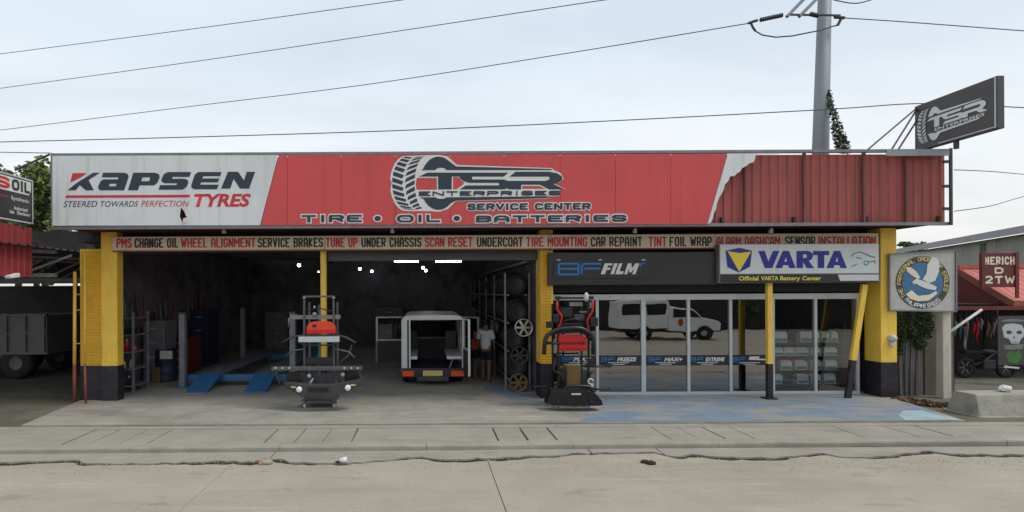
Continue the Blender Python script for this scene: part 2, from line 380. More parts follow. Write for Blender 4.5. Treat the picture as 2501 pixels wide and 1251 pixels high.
mat('black_paint', (0.018, 0.014, 0.022), 0.5, var=0.35, scale=5, dirt=(0.07, 0.05, 0.06), dscale=4, damt=0.5)
mat('banner_white', c(214, 216, 217), 0.45, var=0.04, scale=0.8, dirt=c(165, 163, 158), dscale=1.2, damt=0.35, dstretch=(1.5, 1.5, 0.35), bump=0.22, bscale=1.3, stains=((c(150, 145, 135), 3.0, .55, .75, .35, (2.5, 1, .12)),))
mat('banner_red', c(200, 70, 71), 0.42, var=0.06, scale=0.6, dirt=c(150, 60, 60), dscale=0.9, damt=0.35, dstretch=(1.2, 1.2, 0.35), bump=0.22, bscale=1.3, stains=((c(140, 62, 60), 3.0, .55, .75, .35, (2.5, 1, .12)),))
mat('print_navy', c(34, 48, 62), 0.45, var=0.05)
mat('print_white', c(214, 214, 210), 0.45, var=0.04)
mat('print_red', c(196, 40, 52), 0.45, var=0.05)
mat('print_black', (0.012, 0.012, 0.013), 0.45, var=0.1)
mat('print_blue', c(38, 120, 190), 0.4, var=0.05)
mat('print_deep_blue', c(40, 36, 140), 0.4, var=0.08)
mat('print_yellow', c(232, 214, 62), 0.4, var=0.05)
mat('print_teal', c(40, 120, 130), 0.45, var=0.08)
mat('print_cream', c(226, 214, 190), 0.55, var=0.08)
mat('sheet_red', c(160, 78, 72), 0.6, var=0.16, scale=1.6, dirt=c(110, 74, 62), dscale=1.6, damt=0.75, stretch=(3, 3, 0.25), dstretch=(4, 4, 0.3))
mat('sheet_red_left', c(140, 48, 50), 0.6, var=0.12, scale=1.6, dirt=c(105, 40, 38), dscale=1.5, damt=0.6, stretch=(3, 3, 0.3))
mat('soffit_maroon', c(78, 40, 38), 0.7, var=0.3, scale=3, dirt=(0.04, 0.02, 0.018), dscale=3, damt=0.6)
mat('board_grey', c(182, 180, 176), 0.6, var=0.06, scale=3, dirt=c(140, 136, 128), dscale=3, damt=0.4)
mat('emblem_blue', c(62, 112, 150), 0.5, var=0.2, scale=6)
mat('truck_white', (0.84, 0.84, 0.83), 0.35, var=0.04, scale=2)
mat('stud_rust', c(112, 74, 68), 0.7, var=0.25, scale=4)
mat('rack_grey', (0.10, 0.10, 0.11), 0.5, metal=0.2, var=0.25, scale=6, dirt=(0.06, 0.05, 0.045), dscale=6, damt=0.5)
mat('steel_dark', (0.05, 0.05, 0.055), 0.6, metal=0.2, var=0.3, scale=6, dirt=(0.09, 0.05, 0.03), dscale=6, damt=0.5)
mat('steel_grey', (0.22, 0.22, 0.23), 0.55, metal=0.3, var=0.2, scale=5, dirt=(0.13, 0.09, 0.06), dscale=6, damt=0.4)
mat('pole_steel', c(138, 144, 148), 0.6, metal=0.15, var=0.08, scale=1.0, dirt=c(105, 108, 108), dscale=1.2, damt=0.4, stretch=(2, 2, 0.3))
mat('strip_board', c(222, 208, 184), 0.55, var=0.08, scale=2, dirt=c(140, 124, 100), dscale=2, damt=0.45, dstretch=(1, 1, 2))
mat('aluminium', c(196, 200, 202), 0.4, metal=0.25, var=0.05, scale=4, dirt=c(150, 150, 148), dscale=4, damt=0.3)
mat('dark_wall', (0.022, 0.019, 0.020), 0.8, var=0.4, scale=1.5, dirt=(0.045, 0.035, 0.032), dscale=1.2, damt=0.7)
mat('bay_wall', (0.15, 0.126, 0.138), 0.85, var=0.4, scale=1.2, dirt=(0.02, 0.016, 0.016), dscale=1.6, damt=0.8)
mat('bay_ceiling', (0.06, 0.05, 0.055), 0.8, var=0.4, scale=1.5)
mat('sign_black', (0.022, 0.021, 0.023), 0.4, var=0.25, scale=2)
mat('sign_charcoal', c(70, 66, 66), 0.45, var=0.08, scale=1.5)
mat('rubber', (0.016, 0.016, 0.017), 0.75, var=0.25, scale=9)
mat('rim_silver', (0.55, 0.55, 0.57), 0.28, metal=0.9, var=0.15, scale=5)
mat('black_gloss', (0.012, 0.012, 0.014), 0.32, var=0.3, scale=6, dirt=(0.05, 0.048, 0.045), dscale=5, damt=0.4)
mat('grey_bumper', (0.055, 0.055, 0.06), 0.45, var=0.2, scale=6, dirt=(0.12, 0.11, 0.10), dscale=5, damt=0.4)
mat('rack_red', c(196, 30, 30), 0.4, var=0.15, scale=5, dirt=c(110, 20, 20), dscale=6, damt=0.3)
mat('rack_orange', c(214, 66, 34), 0.45, var=0.15, scale=5)
mat('teal_paint', c(40, 110, 130), 0.5, var=0.2, scale=5)
mat('lift_blue', c(52, 104, 152), 0.5, var=0.2, scale=3, dirt=(0.06, 0.07, 0.08), dscale=4, damt=0.5)
mat('lift_grey', c(120, 122, 130), 0.5, var=0.15, scale=3, dirt=(0.1, 0.09, 0.08), dscale=4, damt=0.5)
mat('van_white', c(214, 216, 216), 0.35, var=0.05, scale=2, dirt=c(150, 146, 138), dscale=2, damt=0.35)
mat('van_purple', (0.045, 0.032, 0.045), 0.6, var=0.2, scale=3)
mat('lamp_orange', c(235, 90, 30), 0.25, var=0.1)
mat('lamp_clear', (0.85, 0.86, 0.88), 0.15, var=0.05)
mat('plate_yellow', c(214, 190, 120), 0.5, var=0.12, scale=20)
mat('floor_blue', c(118, 136, 156), 0.8, var=0.14, scale=1.6, bump=0.2, dirt=(0.31, 0.28, 0.23), dscale=1.0, damt=1.0, dstretch=(0.8, 1.6, 1), spec=0.25, stains=(((0.33, 0.30, 0.25), 1.5, .47, .60, .8, (.6, 1.9, 1)), ((0.30, 0.27, 0.22), 9, .52, .66, .5, (1, 2, 1))))
mat('floor_pale_blue', c(160, 182, 190), 0.85, var=0.14, scale=2.5, dirt=(0.32, 0.29, 0.24), dscale=2.0, damt=0.8, spec=0.2)
mat('shop_floor', (0.35, 0.325, 0.285), 0.85, var=0.16, scale=1.1, bump=0.25, bscale=30, dirt=(0.17, 0.155, 0.13), dscale=0.9, damt=0.75, dstretch=(0.7, 1.4, 1), spec=0.25, stains=(((0.16, 0.14, 0.11), 1.3, .60, .74, .55, (.8, 2.2, 1)), ((0.52, 0.47, 0.39), 2.1, .58, .75, .5, (.3, 2.5, 1)), ((0.2, 0.18, 0.14), 28, .56, .70, .35, (1, 1, 1))))
mat('skin', (0.20, 0.105, 0.065), 0.6, var=0.08, scale=8)
mat('shirt_white', (0.62, 0.63, 0.66), 0.85, var=0.06, scale=6)
mat('shirt_orange', c(196, 88, 40), 0.85, var=0.12, scale=6)
mat('shorts_navy', (0.012, 0.013, 0.03), 0.9, var=0.2, scale=6)
mat('hair', (0.008, 0.007, 0.006), 0.6, var=0.2, scale=10)
mat('drum_blue', (0.018, 0.026, 0.055), 0.5, var=0.15, scale=4)
mat('paper', (0.6, 0.6, 0.58), 0.8, var=0.05)
mat('cardboard', c(122, 96, 62), 0.85, var=0.1, scale=5)
mat('wall_concrete', c(150, 148, 140), 0.9, var=0.12, scale=1.5, bump=0.3, dirt=c(110, 108, 98), dscale=0.9, damt=0.6, stretch=(1, 1, 0.5))
mat('wall_mossy', c(112, 104, 96), 0.95, var=0.2, scale=2, bump=0.5, dirt=c(62, 72, 48), dscale=1.8, damt=0.7, stretch=(2, 2, 0.7))
mat('zinc_sheet', c(132, 132, 132), 0.55, metal=0.25, var=0.15, scale=2, dirt=c(120, 72, 48), dscale=2.2, damt=0.8, stretch=(4, 4, 0.4))
mat('roof_grey', c(150, 152, 156), 0.6, var=0.08, scale=1.2, dirt=c(120, 120, 122), dscale=1, damt=0.4)
mat('roof_red', c(186, 92, 82), 0.55, var=0.12, scale=1.6, dirt=c(140, 66, 60), dscale=2, damt=0.5)
mat('maroon_paint', c(104, 40, 34), 0.6, var=0.15, scale=3)
mat('maroon_wood', c(140, 78, 62), 0.7, var=0.15, scale=4)
mat('white_post', c(196, 190, 176), 0.8, var=0.1, scale=4, dirt=c(130, 122, 106), dscale=3, damt=0.5, stretch=(2, 2, 0.6))
mat('bark', (0.07, 0.05, 0.035), 0.95, var=0.3, scale=9, bump=0.5)
mat('leaf_bright', (0.16, 0.21, 0.05), 0.6, var=0.4, scale=1.1)
mat('leaf_dark', (0.04, 0.07, 0.02), 0.65, var=0.4, scale=1.3)
mat('leaf_dry', (0.16, 0.10, 0.045), 0.9, var=0.4, scale=6)
mat('cable', (0.07, 0.075, 0.085), 0.6, var=0.1)
mat('insulator', (0.05, 0.05, 0.06), 0.35, var=0.2)
mat('dump_grey', c(112, 114, 113), 0.6, var=0.12, scale=2, dirt=c(96, 92, 84), dscale=2.5, damt=0.6)
mat('green_label', c(60, 120, 50), 0.5, var=0.3, scale=5)
mat('meter_grey', c(190, 192, 194), 0.4, var=0.1)
mat('battery_case', c(205, 214, 212), 0.4, var=0.08, scale=6)
mat('litter_white', (0.7, 0.7, 0.7), 0.7, var=0.1)
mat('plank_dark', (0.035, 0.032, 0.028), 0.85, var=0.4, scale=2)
emit('lamp_glow', (0.86, 0.94, 1.0), 13.0)
glass('shop_glass', (0.34, 0.33, 0.34), 0.23)
glass('clear_glass', (0.93, 0.94, 0.94), 0.0)
glass('van_glass', (0.5, 0.52, 0.53), 0.0)

exec_parts = []
del exec_parts
# ------------------------------------------------------------------ ground, road, pavement, shop floor
def lerp_line(pts, x):
    if x <= pts[0][0]: return pts[0][1]
    for (x0, y0), (x1, y1) in zip(pts, pts[1:]):
        if x <= x1: return y0+(y1-y0)*(x-x0)/(x1-x0)
    return pts[-1][1]
def poly_slab(poly, z, t): return MB().prism([(x, y, z) for x, y in poly], (0, 0, -t))

MB().box((-600, -600, -0.4), (600, 900, -0.10)).build('ground', 'earth', kind='structure')
crack_px = [(0,1135),(185,1128),(203,1137),(400,1134),(560,1131),(625,1134),(660,1124),(705,1132),(830,1135),(900,1131),(990,1122),(1030,1119),(1060,1126),(1120,1127),(1250,1121),
            (1305,1116),(1360,1117),(1400,1110),(1480,1109),(1600,1106),(1640,1118),(1672,1119),(1700,1111),(1725,1119),(1800,1122),(1900,1122),(1960,1115),(2010,1110),(2050,1118),(2150,1120),(2270,1105),(2330,1113),(2501,1115)]
crack = [(lambda g: (g.x, g.y))(G(a, b, 0)) for a, b in crack_px]
rc = random.Random(3)
xs = [-60, -30, -14] + [-11+0.11*i for i in range(int(26/0.11))] + [18, 30, 60]
jit = {x: rc.uniform(-0.025, 0.025) for x in xs}
gapw = {x: max(0.02, 0.075+0.04*math.sin(x*1.7)+rc.uniform(-0.035, 0.045)) for x in xs}
edge = lambda x: lerp_line(crack, x)+jit.get(x, 0)
kerb_y = lambda x: 8.68+0.0135*(min(max(x, -12), 16)-0.7)
road = MB().box((-60, -9, -0.16), (60, 8.75, -0.014)).build('road', 'earth', kind='structure')
jx = [0.94+3.88*k for k in range(-15, 16)]
for a, b in zip(jx, jx[1:]):
    g = 0.011 if abs(b-0.94) < 0.1 else (0.006 if abs(b+2.94) < .1 else 0.0015)
    inner = [a+0.0005]+[x for x in xs if a+0.03 < x < b-0.03]+[b-g]
    poly = [(a+0.0005, 3.0), (b-g, 3.0)] + [(x, edge(x)-gapw.get(x, 0.03)/2) for x in reversed(inner)]
    poly_slab(poly, 0.0, 0.012).build('road_slab', 'road_concrete', road)
    poly_slab([(a+0.0005, -3.0), (b-g, -3.0), (b-g, 2.99), (a+0.0005, 2.99)], 0.0, 0.012).build('road_slab', 'road_concrete', road)
    poly_slab([(a+0.0005, -9.0), (b-g, -9.0), (b-g, -3.01), (a+0.0005, -3.01)], 0.0, 0.012).build('road_slab', 'road_concrete', road)
# gutter strip beside the road, cracked off it along a jagged line
gut = MB()
gx = [x for x in xs]
breaks = [-60, -14, G(665, 1112, .02).x, G(1440, 1100, .02).x, G(1610, 1100, .02).x, 60]
gut_parent = None
for a, b in zip(breaks, breaks[1:]):
    ins = [a+0.01]+[x for x in gx if a+0.03 < x < b-0.03]+[b-0.012]
    poly = [(x, edge(x)+gapw.get(x, 0.03)/2+rc.uniform(0, 0.02)) for x in ins]+[(x, kerb_y(x)-0.008) for x in (b-0.012, a+0.01)]
    o = poly_slab(poly, 0.012, 0.024).build('gutter', 'walk_concrete', kind='structure')
# low kerb and front strip of the pavement, drain covers, back strip
side = MB().box((-60, 8.9, -0.12), (60, 9.95, 0.02)).build('sidewalk', 'earth', kind='structure')
kb = [-60, -20] + [-12+2.4*i for i in range(13)] + [30, 60]
for a, b in zip(kb, kb[1:]):
    n = 12; f = [(a+0.003+(b-a-0.006)*i/n) for i in range(n+1)]
    m = MB()
    prof = [(0, -0.05), (0.0, 0.07), (0.012, 0.092), (0.035, 0.10), (0.205, 0.10), (0.205, -0.05)]
    vs = []
    for x in f:
        w = rc.uniform(-0.006, 0.006); h = rc.uniform(-0.006, 0.004)
        for dy, dz in prof: vs.append((x, kerb_y(x)+dy+(w if dy < 0.1 else 0), dz+(h if dz > 0.05 else 0)))
    k = len(prof)
    m.add(vs, [(i*k+j, (i+1)*k+j, (i+1)*k+j+1, i*k+j+1) for i in range(n) for j in range(k-1)] + [list(range(k)), [n*k+j for j in range(k)][::-1]])
    m.build('kerb_stone', 'walk_concrete', side)
# drain cover joints read off the photograph (pixel pair along each joint)
joints = [((234,1049),(153,1084)),((301,1045),(204,1089)),((360,1049),(285,1086)),((430,1045),(354,1083)),((690,1042),(639,1079)),((751,1042),(714,1086)),((813,1044),(785,1085)),
          ((874,1049),(856,1081)),((1202,1044),(1221,1079)),((1264,1040),(1296,1079)),((1327,1040),(1369,1076)),((1571,1035),(1651,1074)),((1660,1046),(1722,1079)),((1718,1042),(1785,1080)),
          ((1790,1045),(1850,1074)),((2060,1050),(2135,1075)),((2092,1040),(2194,1069)),((2150,1040),(2260,1068)),((2211,1033),(2350,1071)),((2450,1028),(2501,1041))]
jl = []
for k, (a, b) in enumerate(joints):
    jl.append((G(*a, .1).x*0.5+G(*b, .1).x*0.5, (0.030, 0.034, 0.016, 0.024, 0.034, 0.028, 0.012, 0.034, 0.034, 0.034, 0.034, 0.03, 0.014, 0.026, 0.02, 0.018, 0.03, 0.022, 0.034, 0.026)[k]))
jl = sorted([(-30, .02), (-14, .02)]+jl+[(24, .02), (40, .02)])
for (a, ga), (b, gb) in zip(jl, jl[1:]):
    x0, x1 = a+ga/2, b-gb/2
    s0, s1 = rc.uniform(-0.012, 0.012), rc.uniform(-0.012, 0.012)
    poly_slab([(x0+s0, kerb_y(x0)+0.206), (x1+s1, kerb_y(x1)+0.206), (x1, 9.76), (x0, 9.76)], 0.094+rc.uniform(-0.006, 0.004), 0.07).build('drain_cover', 'walk_concrete', side)
for a, b in zip(kb, kb[1:]):
    poly_slab([(a+.002, 9.764), (b-.002, 9.764), (b-.002, 9.972), (a+.002, 9.972)], 0.098, 0.1).build('pavement_strip', 'walk_concrete', side)

Zf = 0.12
slab_l = lambda y: -7.62-0.17*(y-10.0)
slab_r = lambda y: 10.12+0.23*(y-10.0)
fe = [slab_l(10.0)+(slab_r(10)-slab_l(10))*i/60 for i in range(61)]
poly = [(x, 10.0+(0.012*math.sin(x*3)+rc.uniform(-.008, .008))) for x in fe]+[(slab_r(12.3), 12.3), (11.0, 24.5), (-8.2, 24.5), (slab_l(12.3), 12.3)]
floor = poly_slab(poly, Zf, 0.2).build('shop_floor', 'shop_floor', kind='structure')
poly_slab([(-60, 9.98), (slab_l(10)-0.03, 10.0), (slab_l(12.3)-0.03, 12.3), (-8.25, 12.5), (-8.25, 34), (-60, 34)], 0.07, 0.15).build('yard_paving', 'yard_ground', kind='structure')
poly_slab([(slab_r(10)+.02, 9.98), (60, 9.98), (60, 40), (11.05, 40), (11.05, 12.5), (slab_r(12.3)+.02, 12.3)], 0.07, 0.15).build('yard_ground', 'yard_ground', kind='structure')
# blue paint on the shop floor
bp = [(1402,1034),(1440,1018),(1425,1008),(1470,996),(1455,985),(1480,976),(1462,969),(1800,968),(2100,966),(2185,974),(2235,993),(2290,1010),(2345,1029)]
q = [(lambda g: (g.x, max(g.y, 10.02)))(G(a, b, Zf)) for a, b in bp]
qf = [q[-1][0]+(q[0][0]-q[-1][0])*i/30 for i in range(1, 30)]
pm = MB(); n = len(q)+len(qf)
pm.add([(x, y, Zf+.004) for x, y in q+[(x, 10.03+rc.uniform(0, .02)) for x in qf]], [list(range(n))])
pm.build('floor_paint', 'floor_blue', floor)
q = [(lambda g: (g.x, max(g.y, 10.02)))(G(a, b, Zf)) for a, b in [(2215,1029),(2195,1016),(2205,1004),(2250,1003),(2300,1016),(2352,1028)]]
MB().add([(x, y, Zf+.008) for x, y in q], [list(range(len(q)))]).build('floor_paint', 'floor_pale_blue', floor)
q = [(lambda g: (g.x, g.y))(G(a, b, Zf)) for a, b in [(1180,950),(1190,938),(1260,930),(1305,940),(1320,990),(1270,988),(1230,966)]]
MB().add([(x, y, Zf+.004) for x, y in q], [list(range(len(q)))]).build('floor_paint', 'floor_blue', floor)

# ------------------------------------------------------------------ the service centre building
YS, YW = 11.25, 12.3          # fascia plane, front of the columns
XL, XR = -7.92, 11.12
bld = thing('service_center', (1.6, 12.3, 0.12), 'long yellow-columned tyre service centre with two open dark bays and a glass shop', 'building')
def bpart(mb, name, m, **k): return mb.build(name, m, bld, **k)
# shell
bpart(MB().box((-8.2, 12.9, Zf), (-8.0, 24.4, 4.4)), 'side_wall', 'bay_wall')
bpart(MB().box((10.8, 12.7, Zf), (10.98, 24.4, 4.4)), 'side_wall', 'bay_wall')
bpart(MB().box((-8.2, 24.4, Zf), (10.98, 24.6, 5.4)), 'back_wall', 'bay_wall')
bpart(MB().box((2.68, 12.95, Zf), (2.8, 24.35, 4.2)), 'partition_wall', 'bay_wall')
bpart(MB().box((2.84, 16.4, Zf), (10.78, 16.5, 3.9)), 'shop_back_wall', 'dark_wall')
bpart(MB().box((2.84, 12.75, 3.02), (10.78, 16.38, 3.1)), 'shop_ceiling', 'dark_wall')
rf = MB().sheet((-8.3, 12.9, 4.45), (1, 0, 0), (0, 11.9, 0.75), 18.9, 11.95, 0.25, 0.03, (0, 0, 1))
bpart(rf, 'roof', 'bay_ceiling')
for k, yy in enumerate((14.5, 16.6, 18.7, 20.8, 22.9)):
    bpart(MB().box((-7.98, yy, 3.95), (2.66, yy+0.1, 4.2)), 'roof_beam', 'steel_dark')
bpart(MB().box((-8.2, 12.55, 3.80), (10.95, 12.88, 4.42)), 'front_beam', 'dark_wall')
# soffit under the overhang, ribbed
bpart(MB().sheet((XL+.02, YS+0.1, 4.02), (1, 0, 0), (0, 1, 0), XR-XL-.04, 1.44, 0.11, 0.022, (0, 0, -1)), 'soffit', 'soffit_maroon')
for x in [XL+.3+1.55*i for i in range(13)]:
    bpart(MB().box((x, YS+.12, 4.05), (x+.05, 12.54, 4.16)), 'outrigger', 'steel_dark')
# columns: plain faces with ribbed cladding
def column(x0, x1, y0, y1, zsplit, ztop, ribs, name='column'):
    core = bpart(MB().box((x0, y0, zsplit), (x1, y1, ztop)), name, 'yellow_paint', bevel=0.008)
    MB().box((x0-.006, y0-.006, Zf), (x1+.006, y1+.006, zsplit-.002)).build('black_base', 'black_paint', core)
    if ribs:
        a, b = ribs
        MB().sheet((a, y0-.004, zsplit+.01), (0, 0, 1), (1, 0, 0), ztop-zsplit-.02, b-a, 0.066, 0.024, (0, -1, 0)).build('slat_cladding', 'yellow_shutter', core)
    return core
zs = P(1330, 889, 12.25).z
xm0, xm1 = P(1320, 700, 12.25).x, P(1351, 700, 12.25).x
column(xm0, xm1, 12.25, 12.75, zs, 4.0, (xm0+.002, xm1-.06))
xl0, xl1 = P(247, 700, 12.25).x, P(286, 700, 12.25).x
column(xl0, xl1, 12.25, 12.50, zs, 4.0, None)
column(P(194, 700, 12.3).x, xl0-.012, 12.32, 12.62, zs, 3.62, (P(197, 700, 12.3).x, xl0-.014))
xr0, xr1 = P(2151, 700, 12.2).x, P(2190, 700, 12.2).x
column(xr0, xr1, 12.2, 12.66, zs, 4.0, None)
# slim middle post between the bays
px0, px1 = P(783, 700, 12.35).x, P(796, 700, 12.35).x
mp_ = bpart(MB().box((px0, 12.35, zs), (px1, 12.47, 3.9)), 'post', 'yellow_paint')
MB().box((px0-.004, 12.346, Zf), (px1+.004, 12.474, zs-.002)).build('black_base', 'black_paint', mp_)
# post before the glass shop
py = 12.05
px0, px1 = P(1875, 700, py).x, P(1887, 700, py).x
p2 = bpart(MB().box((px0, py, zs), (px1, py+.09, 3.2)), 'post', 'yellow_paint')
MB().box((px0-.003, py-.003, Zf), (px1+.003, py+.093, zs-.002)).build('black_base', 'black_paint', p2)
MB().box((px0-.07, py-.07, Zf), (px1+.07, py+.18, Zf+.03)).build('foot_plate', 'black_paint', p2)
# shutter housing of the second bay
bpart(MB().box((P(800, 700, 12.5).x, 12.5, P(1000, 637, 12.5).z), (xm0-.02, 12.54, 3.8)), 'shutter_housing', 'sign_charcoal')
bpart(MB().box((P(298, 700, 12.55).x, 12.5, 3.52), (P(780, 700, 12.5).x, 12.54, 3.8)), 'shutter_housing', 'dark_wall')
# header above the glass front
bpart(MB().box((xm1+.005, 12.58, P(1500, 716, 12.6).z+.01), (10.4, 12.74, 3.79)), 'shop_header', 'dark_wall')
# leaning brace at the right end
a, b, m_ = P(2111, 695, 12.12), P(2070, 966, 12.12), P(2083, 880, 12.12)
br = bpart(MB().beam((a.x, 12.12, a.z), (m_.x, 12.12, m_.z), 0.12, 0.07, (0, 1, 0)), 'brace', 'yellow_paint')
MB().beam((m_.x-.002, 12.12, m_.z-.004), (b.x, 12.12, Zf), 0.123, 0.073, (0, 1, 0)).build('black_base', 'black_paint', br)

# ------------------------------------------------------------------ fascia billboard
bb = thing('fascia_billboard', ((XL+XR)/2, YS, 3.98), 'long fascia billboard with white and red printed banner, torn at its right end', 'billboard')
FT = lambda px: 381.0 - (px-127)*8.0/2200      # top and bottom edge lines of the banner
FB = lambda px: 551.5 - (px-127)*5.0/2200
zt, zb = P(1200, FT(1200)-5, YS).z, P(1200, FB(1200)+2, YS).z
frm = MB().box((XL, YS+.02, zt-.03), (XR, YS+.10, zt+.03)).box((XL, YS+.02, zb-.035), (XR, YS+.10, zb+.03))
frm.box((XL-.005, YS+.01, zb-.03), (XL+.05, YS+.15, zt+.03))
frm.build('frame', 'steel_grey', bb)
xe = P(2319, 450, YS).x
MB().box((xe, YS-.02, zb-.04), (XR+.01, YS+.015, zt+.035)).build('end_post', 'steel_dark', bb)
for y in (455, 510, 395):
    z = P(2312, y, YS).z
    MB().box((P(2303, y, YS).x, YS-.01, z-.03), (xe-.001, YS+.02, z+.03)).build('end_rung', 'steel_dark', bb)
MB().box((P(2165, 370, YS).x, YS-.012, zt-.12), (xe-.004, YS+.012, zt+.02)).build('edge_trim', 'roof_grey', bb)
for px in (1822, 1966, 2112, 2216):
    p = P(px, 450, YS+.12)
    MB().box((p.x-.025, YS+.12, zb), (p.x+.025, YS+.17, zt)).build('stud', 'stud_rust', bb)
sx = [XL+.05, -5.2, -2.45, .3, 3.05, P(1822, 450, YS+.2).x, P(1966, 450, YS+.2).x, P(2112, 450, YS+.2).x, P(2216, 450, YS+.2).x, P(2308, 450, YS+.2).x]
for a, b in zip(sx, sx[1:]):
    MB().sheet((a+.01, YS+.20, zb+.01), (1, 0, 0), (0, 0, 1), b-a-.02, zt-zb-.05, 0.19, 0.022, (0, -1, 0)).build('corrugated_sheet', 'sheet_red', bb)
MB().box((XL+.03, YS+.26, zb), (xe-.2, YS+.28, zt-.02)).build('backing', 'dark_wall', bb)
# banner: white end with a hole, red panels with seams, torn white end
hole = [(442,507),(449,515),(456,531),(446,546),(439,529)]
pshape([[(128, FT(128)),(680, FT(680)),(635, FB(635)),(128, FB(128))], hole], YS, 'banner_white', bb, w=0.0, name='banner_panel')
pshape([[(449,534),(457,532),(459,541),(447,547)]], YS, 'banner_white', bb, w=0.03, name='banner_flap')
seams = [702, 833, 966, 1099, 1231, 1368, 1503, 1638]
sl = lambda px0, y: px0-(y-381)*45/171.0         # slanted edge
def clip_panel(a, b):
    poly = []
    top = lambda x: FT(x); bot = lambda x: FB(x)
    return [(a[0], top(a[0])), (b[0], top(b[0])), (b[1], bot(b[1])), (a[1], bot(a[1]))]
ed = [(681.5, 636.5)] + [(s, s) for s in seams] + [(1778, 1727)]
for a, b in zip(ed, ed[1:]):
    a2 = (a[0]+.35, a[1]+.35) if a[0] == a[1] else a
    b2 = (b[0]-.35, b[1]-.35) if b[0] == b[1] else b
    if a[0] != a[1]:
        poly = [(681.5, FT(681)), (701.6, FT(701)), (701.6, FB(701)), (636.5, FB(636))]
    elif b[0] != b[1]:
        poly = [(1638.4, FT(1638)), (1777, FT(1777)), (1727, FB(1727)), (1638.4, FB(1638))]
    else: poly = clip_panel(a2, b2)
    pshape([poly], YS, 'banner_red', bb, w=0.0, name='banner_panel')
torn = [(1778,FT(1778)),(1905,374),(1904,377),(1846,378),(1844,388),(1841,396),(1830,399),(1822,406),(1812,411),(1808,419),(1801,423),(1794,430),(1783,431),(1779,442),(1770,451),(1768,462),(1763,473),(1757,482),(1751,497),(1749,510),(1744,520),(1741,534),(1736,544),(1728,FB(1728))]
pshape([torn], YS, 'banner_white', bb, w=0.0, name='banner_panel')
# crisp lettering: red corner, K a p s e n
kp = lambda pts: [(120+x*0.28, 360+y*0.28) for x, y in pts]
pshape([kp([(205,225),(330,225),(290,255),(185,308)])], YS, 'print_red', bb)
dk = [kp([(180,360),(250,305),(385,222),(445,222),(345,285),(390,375),(320,375),(268,330),(232,375),(165,375)])]
dk += [kp([(470,222),(655,222),(685,232),(695,255),(655,375),(445,375),(430,362),(428,340),(450,295),(475,280),(600,280),(606,262),(462,262)]), kp([(530,318),(590,318),(582,340),(520,340)])]
dk += [kp([(735,222),(925,222),(960,235),(965,262),(945,310),(915,332),(790,332),(775,375),(688,375)]), kp([(815,262),(878,262),(882,272),(875,290),(866,296),(803,296)])]
dk += [kp([(1035,216),(1240,216),(1225,258),(1080,258),(1072,275),(1185,275),(1212,288),(1215,310),(1200,345),(1165,370),(955,370),(968,330),(1110,330),(1118,314),(1010,314),(982,300),(980,280),(1000,235)])]
dk += [kp([(1300,216),(1505,216),(1492,252),(1345,252),(1337,272),(1485,272),(1472,306),(1326,306),(1320,326),(1480,326),(1465,366),(1265,366),(1242,352),(1240,330),(1270,240)])]
dk += [kp([(1560,214),(1650,214),(1700,290),(1725,214),(1798,214),(1745,360),(1665,360),(1610,275),(1580,360),(1500,360)])]
pshape(dk, YS, 'print_navy', bb)
pshape([kp([(150,420),(1232,414),(1222,437),(142,441)])], YS, 'print_red', bb)
ptext('STEERED', YS, (155, 491, 238, 506), 'print_navy', bb, bold=0.0, shear=0.25); ptext('TOWARDS', YS, (246, 491, 338, 505.5), 'print_navy', bb, bold=0.0, shear=0.25)
ptext('PERFECTION', YS, (345, 490, 462, 505), 'print_red', bb, bold=0.0, shear=0.25)
ptext('TYRES', YS, (474, 473, 613, 506), 'print_red', bb, bold=0.035, shear=0.25)
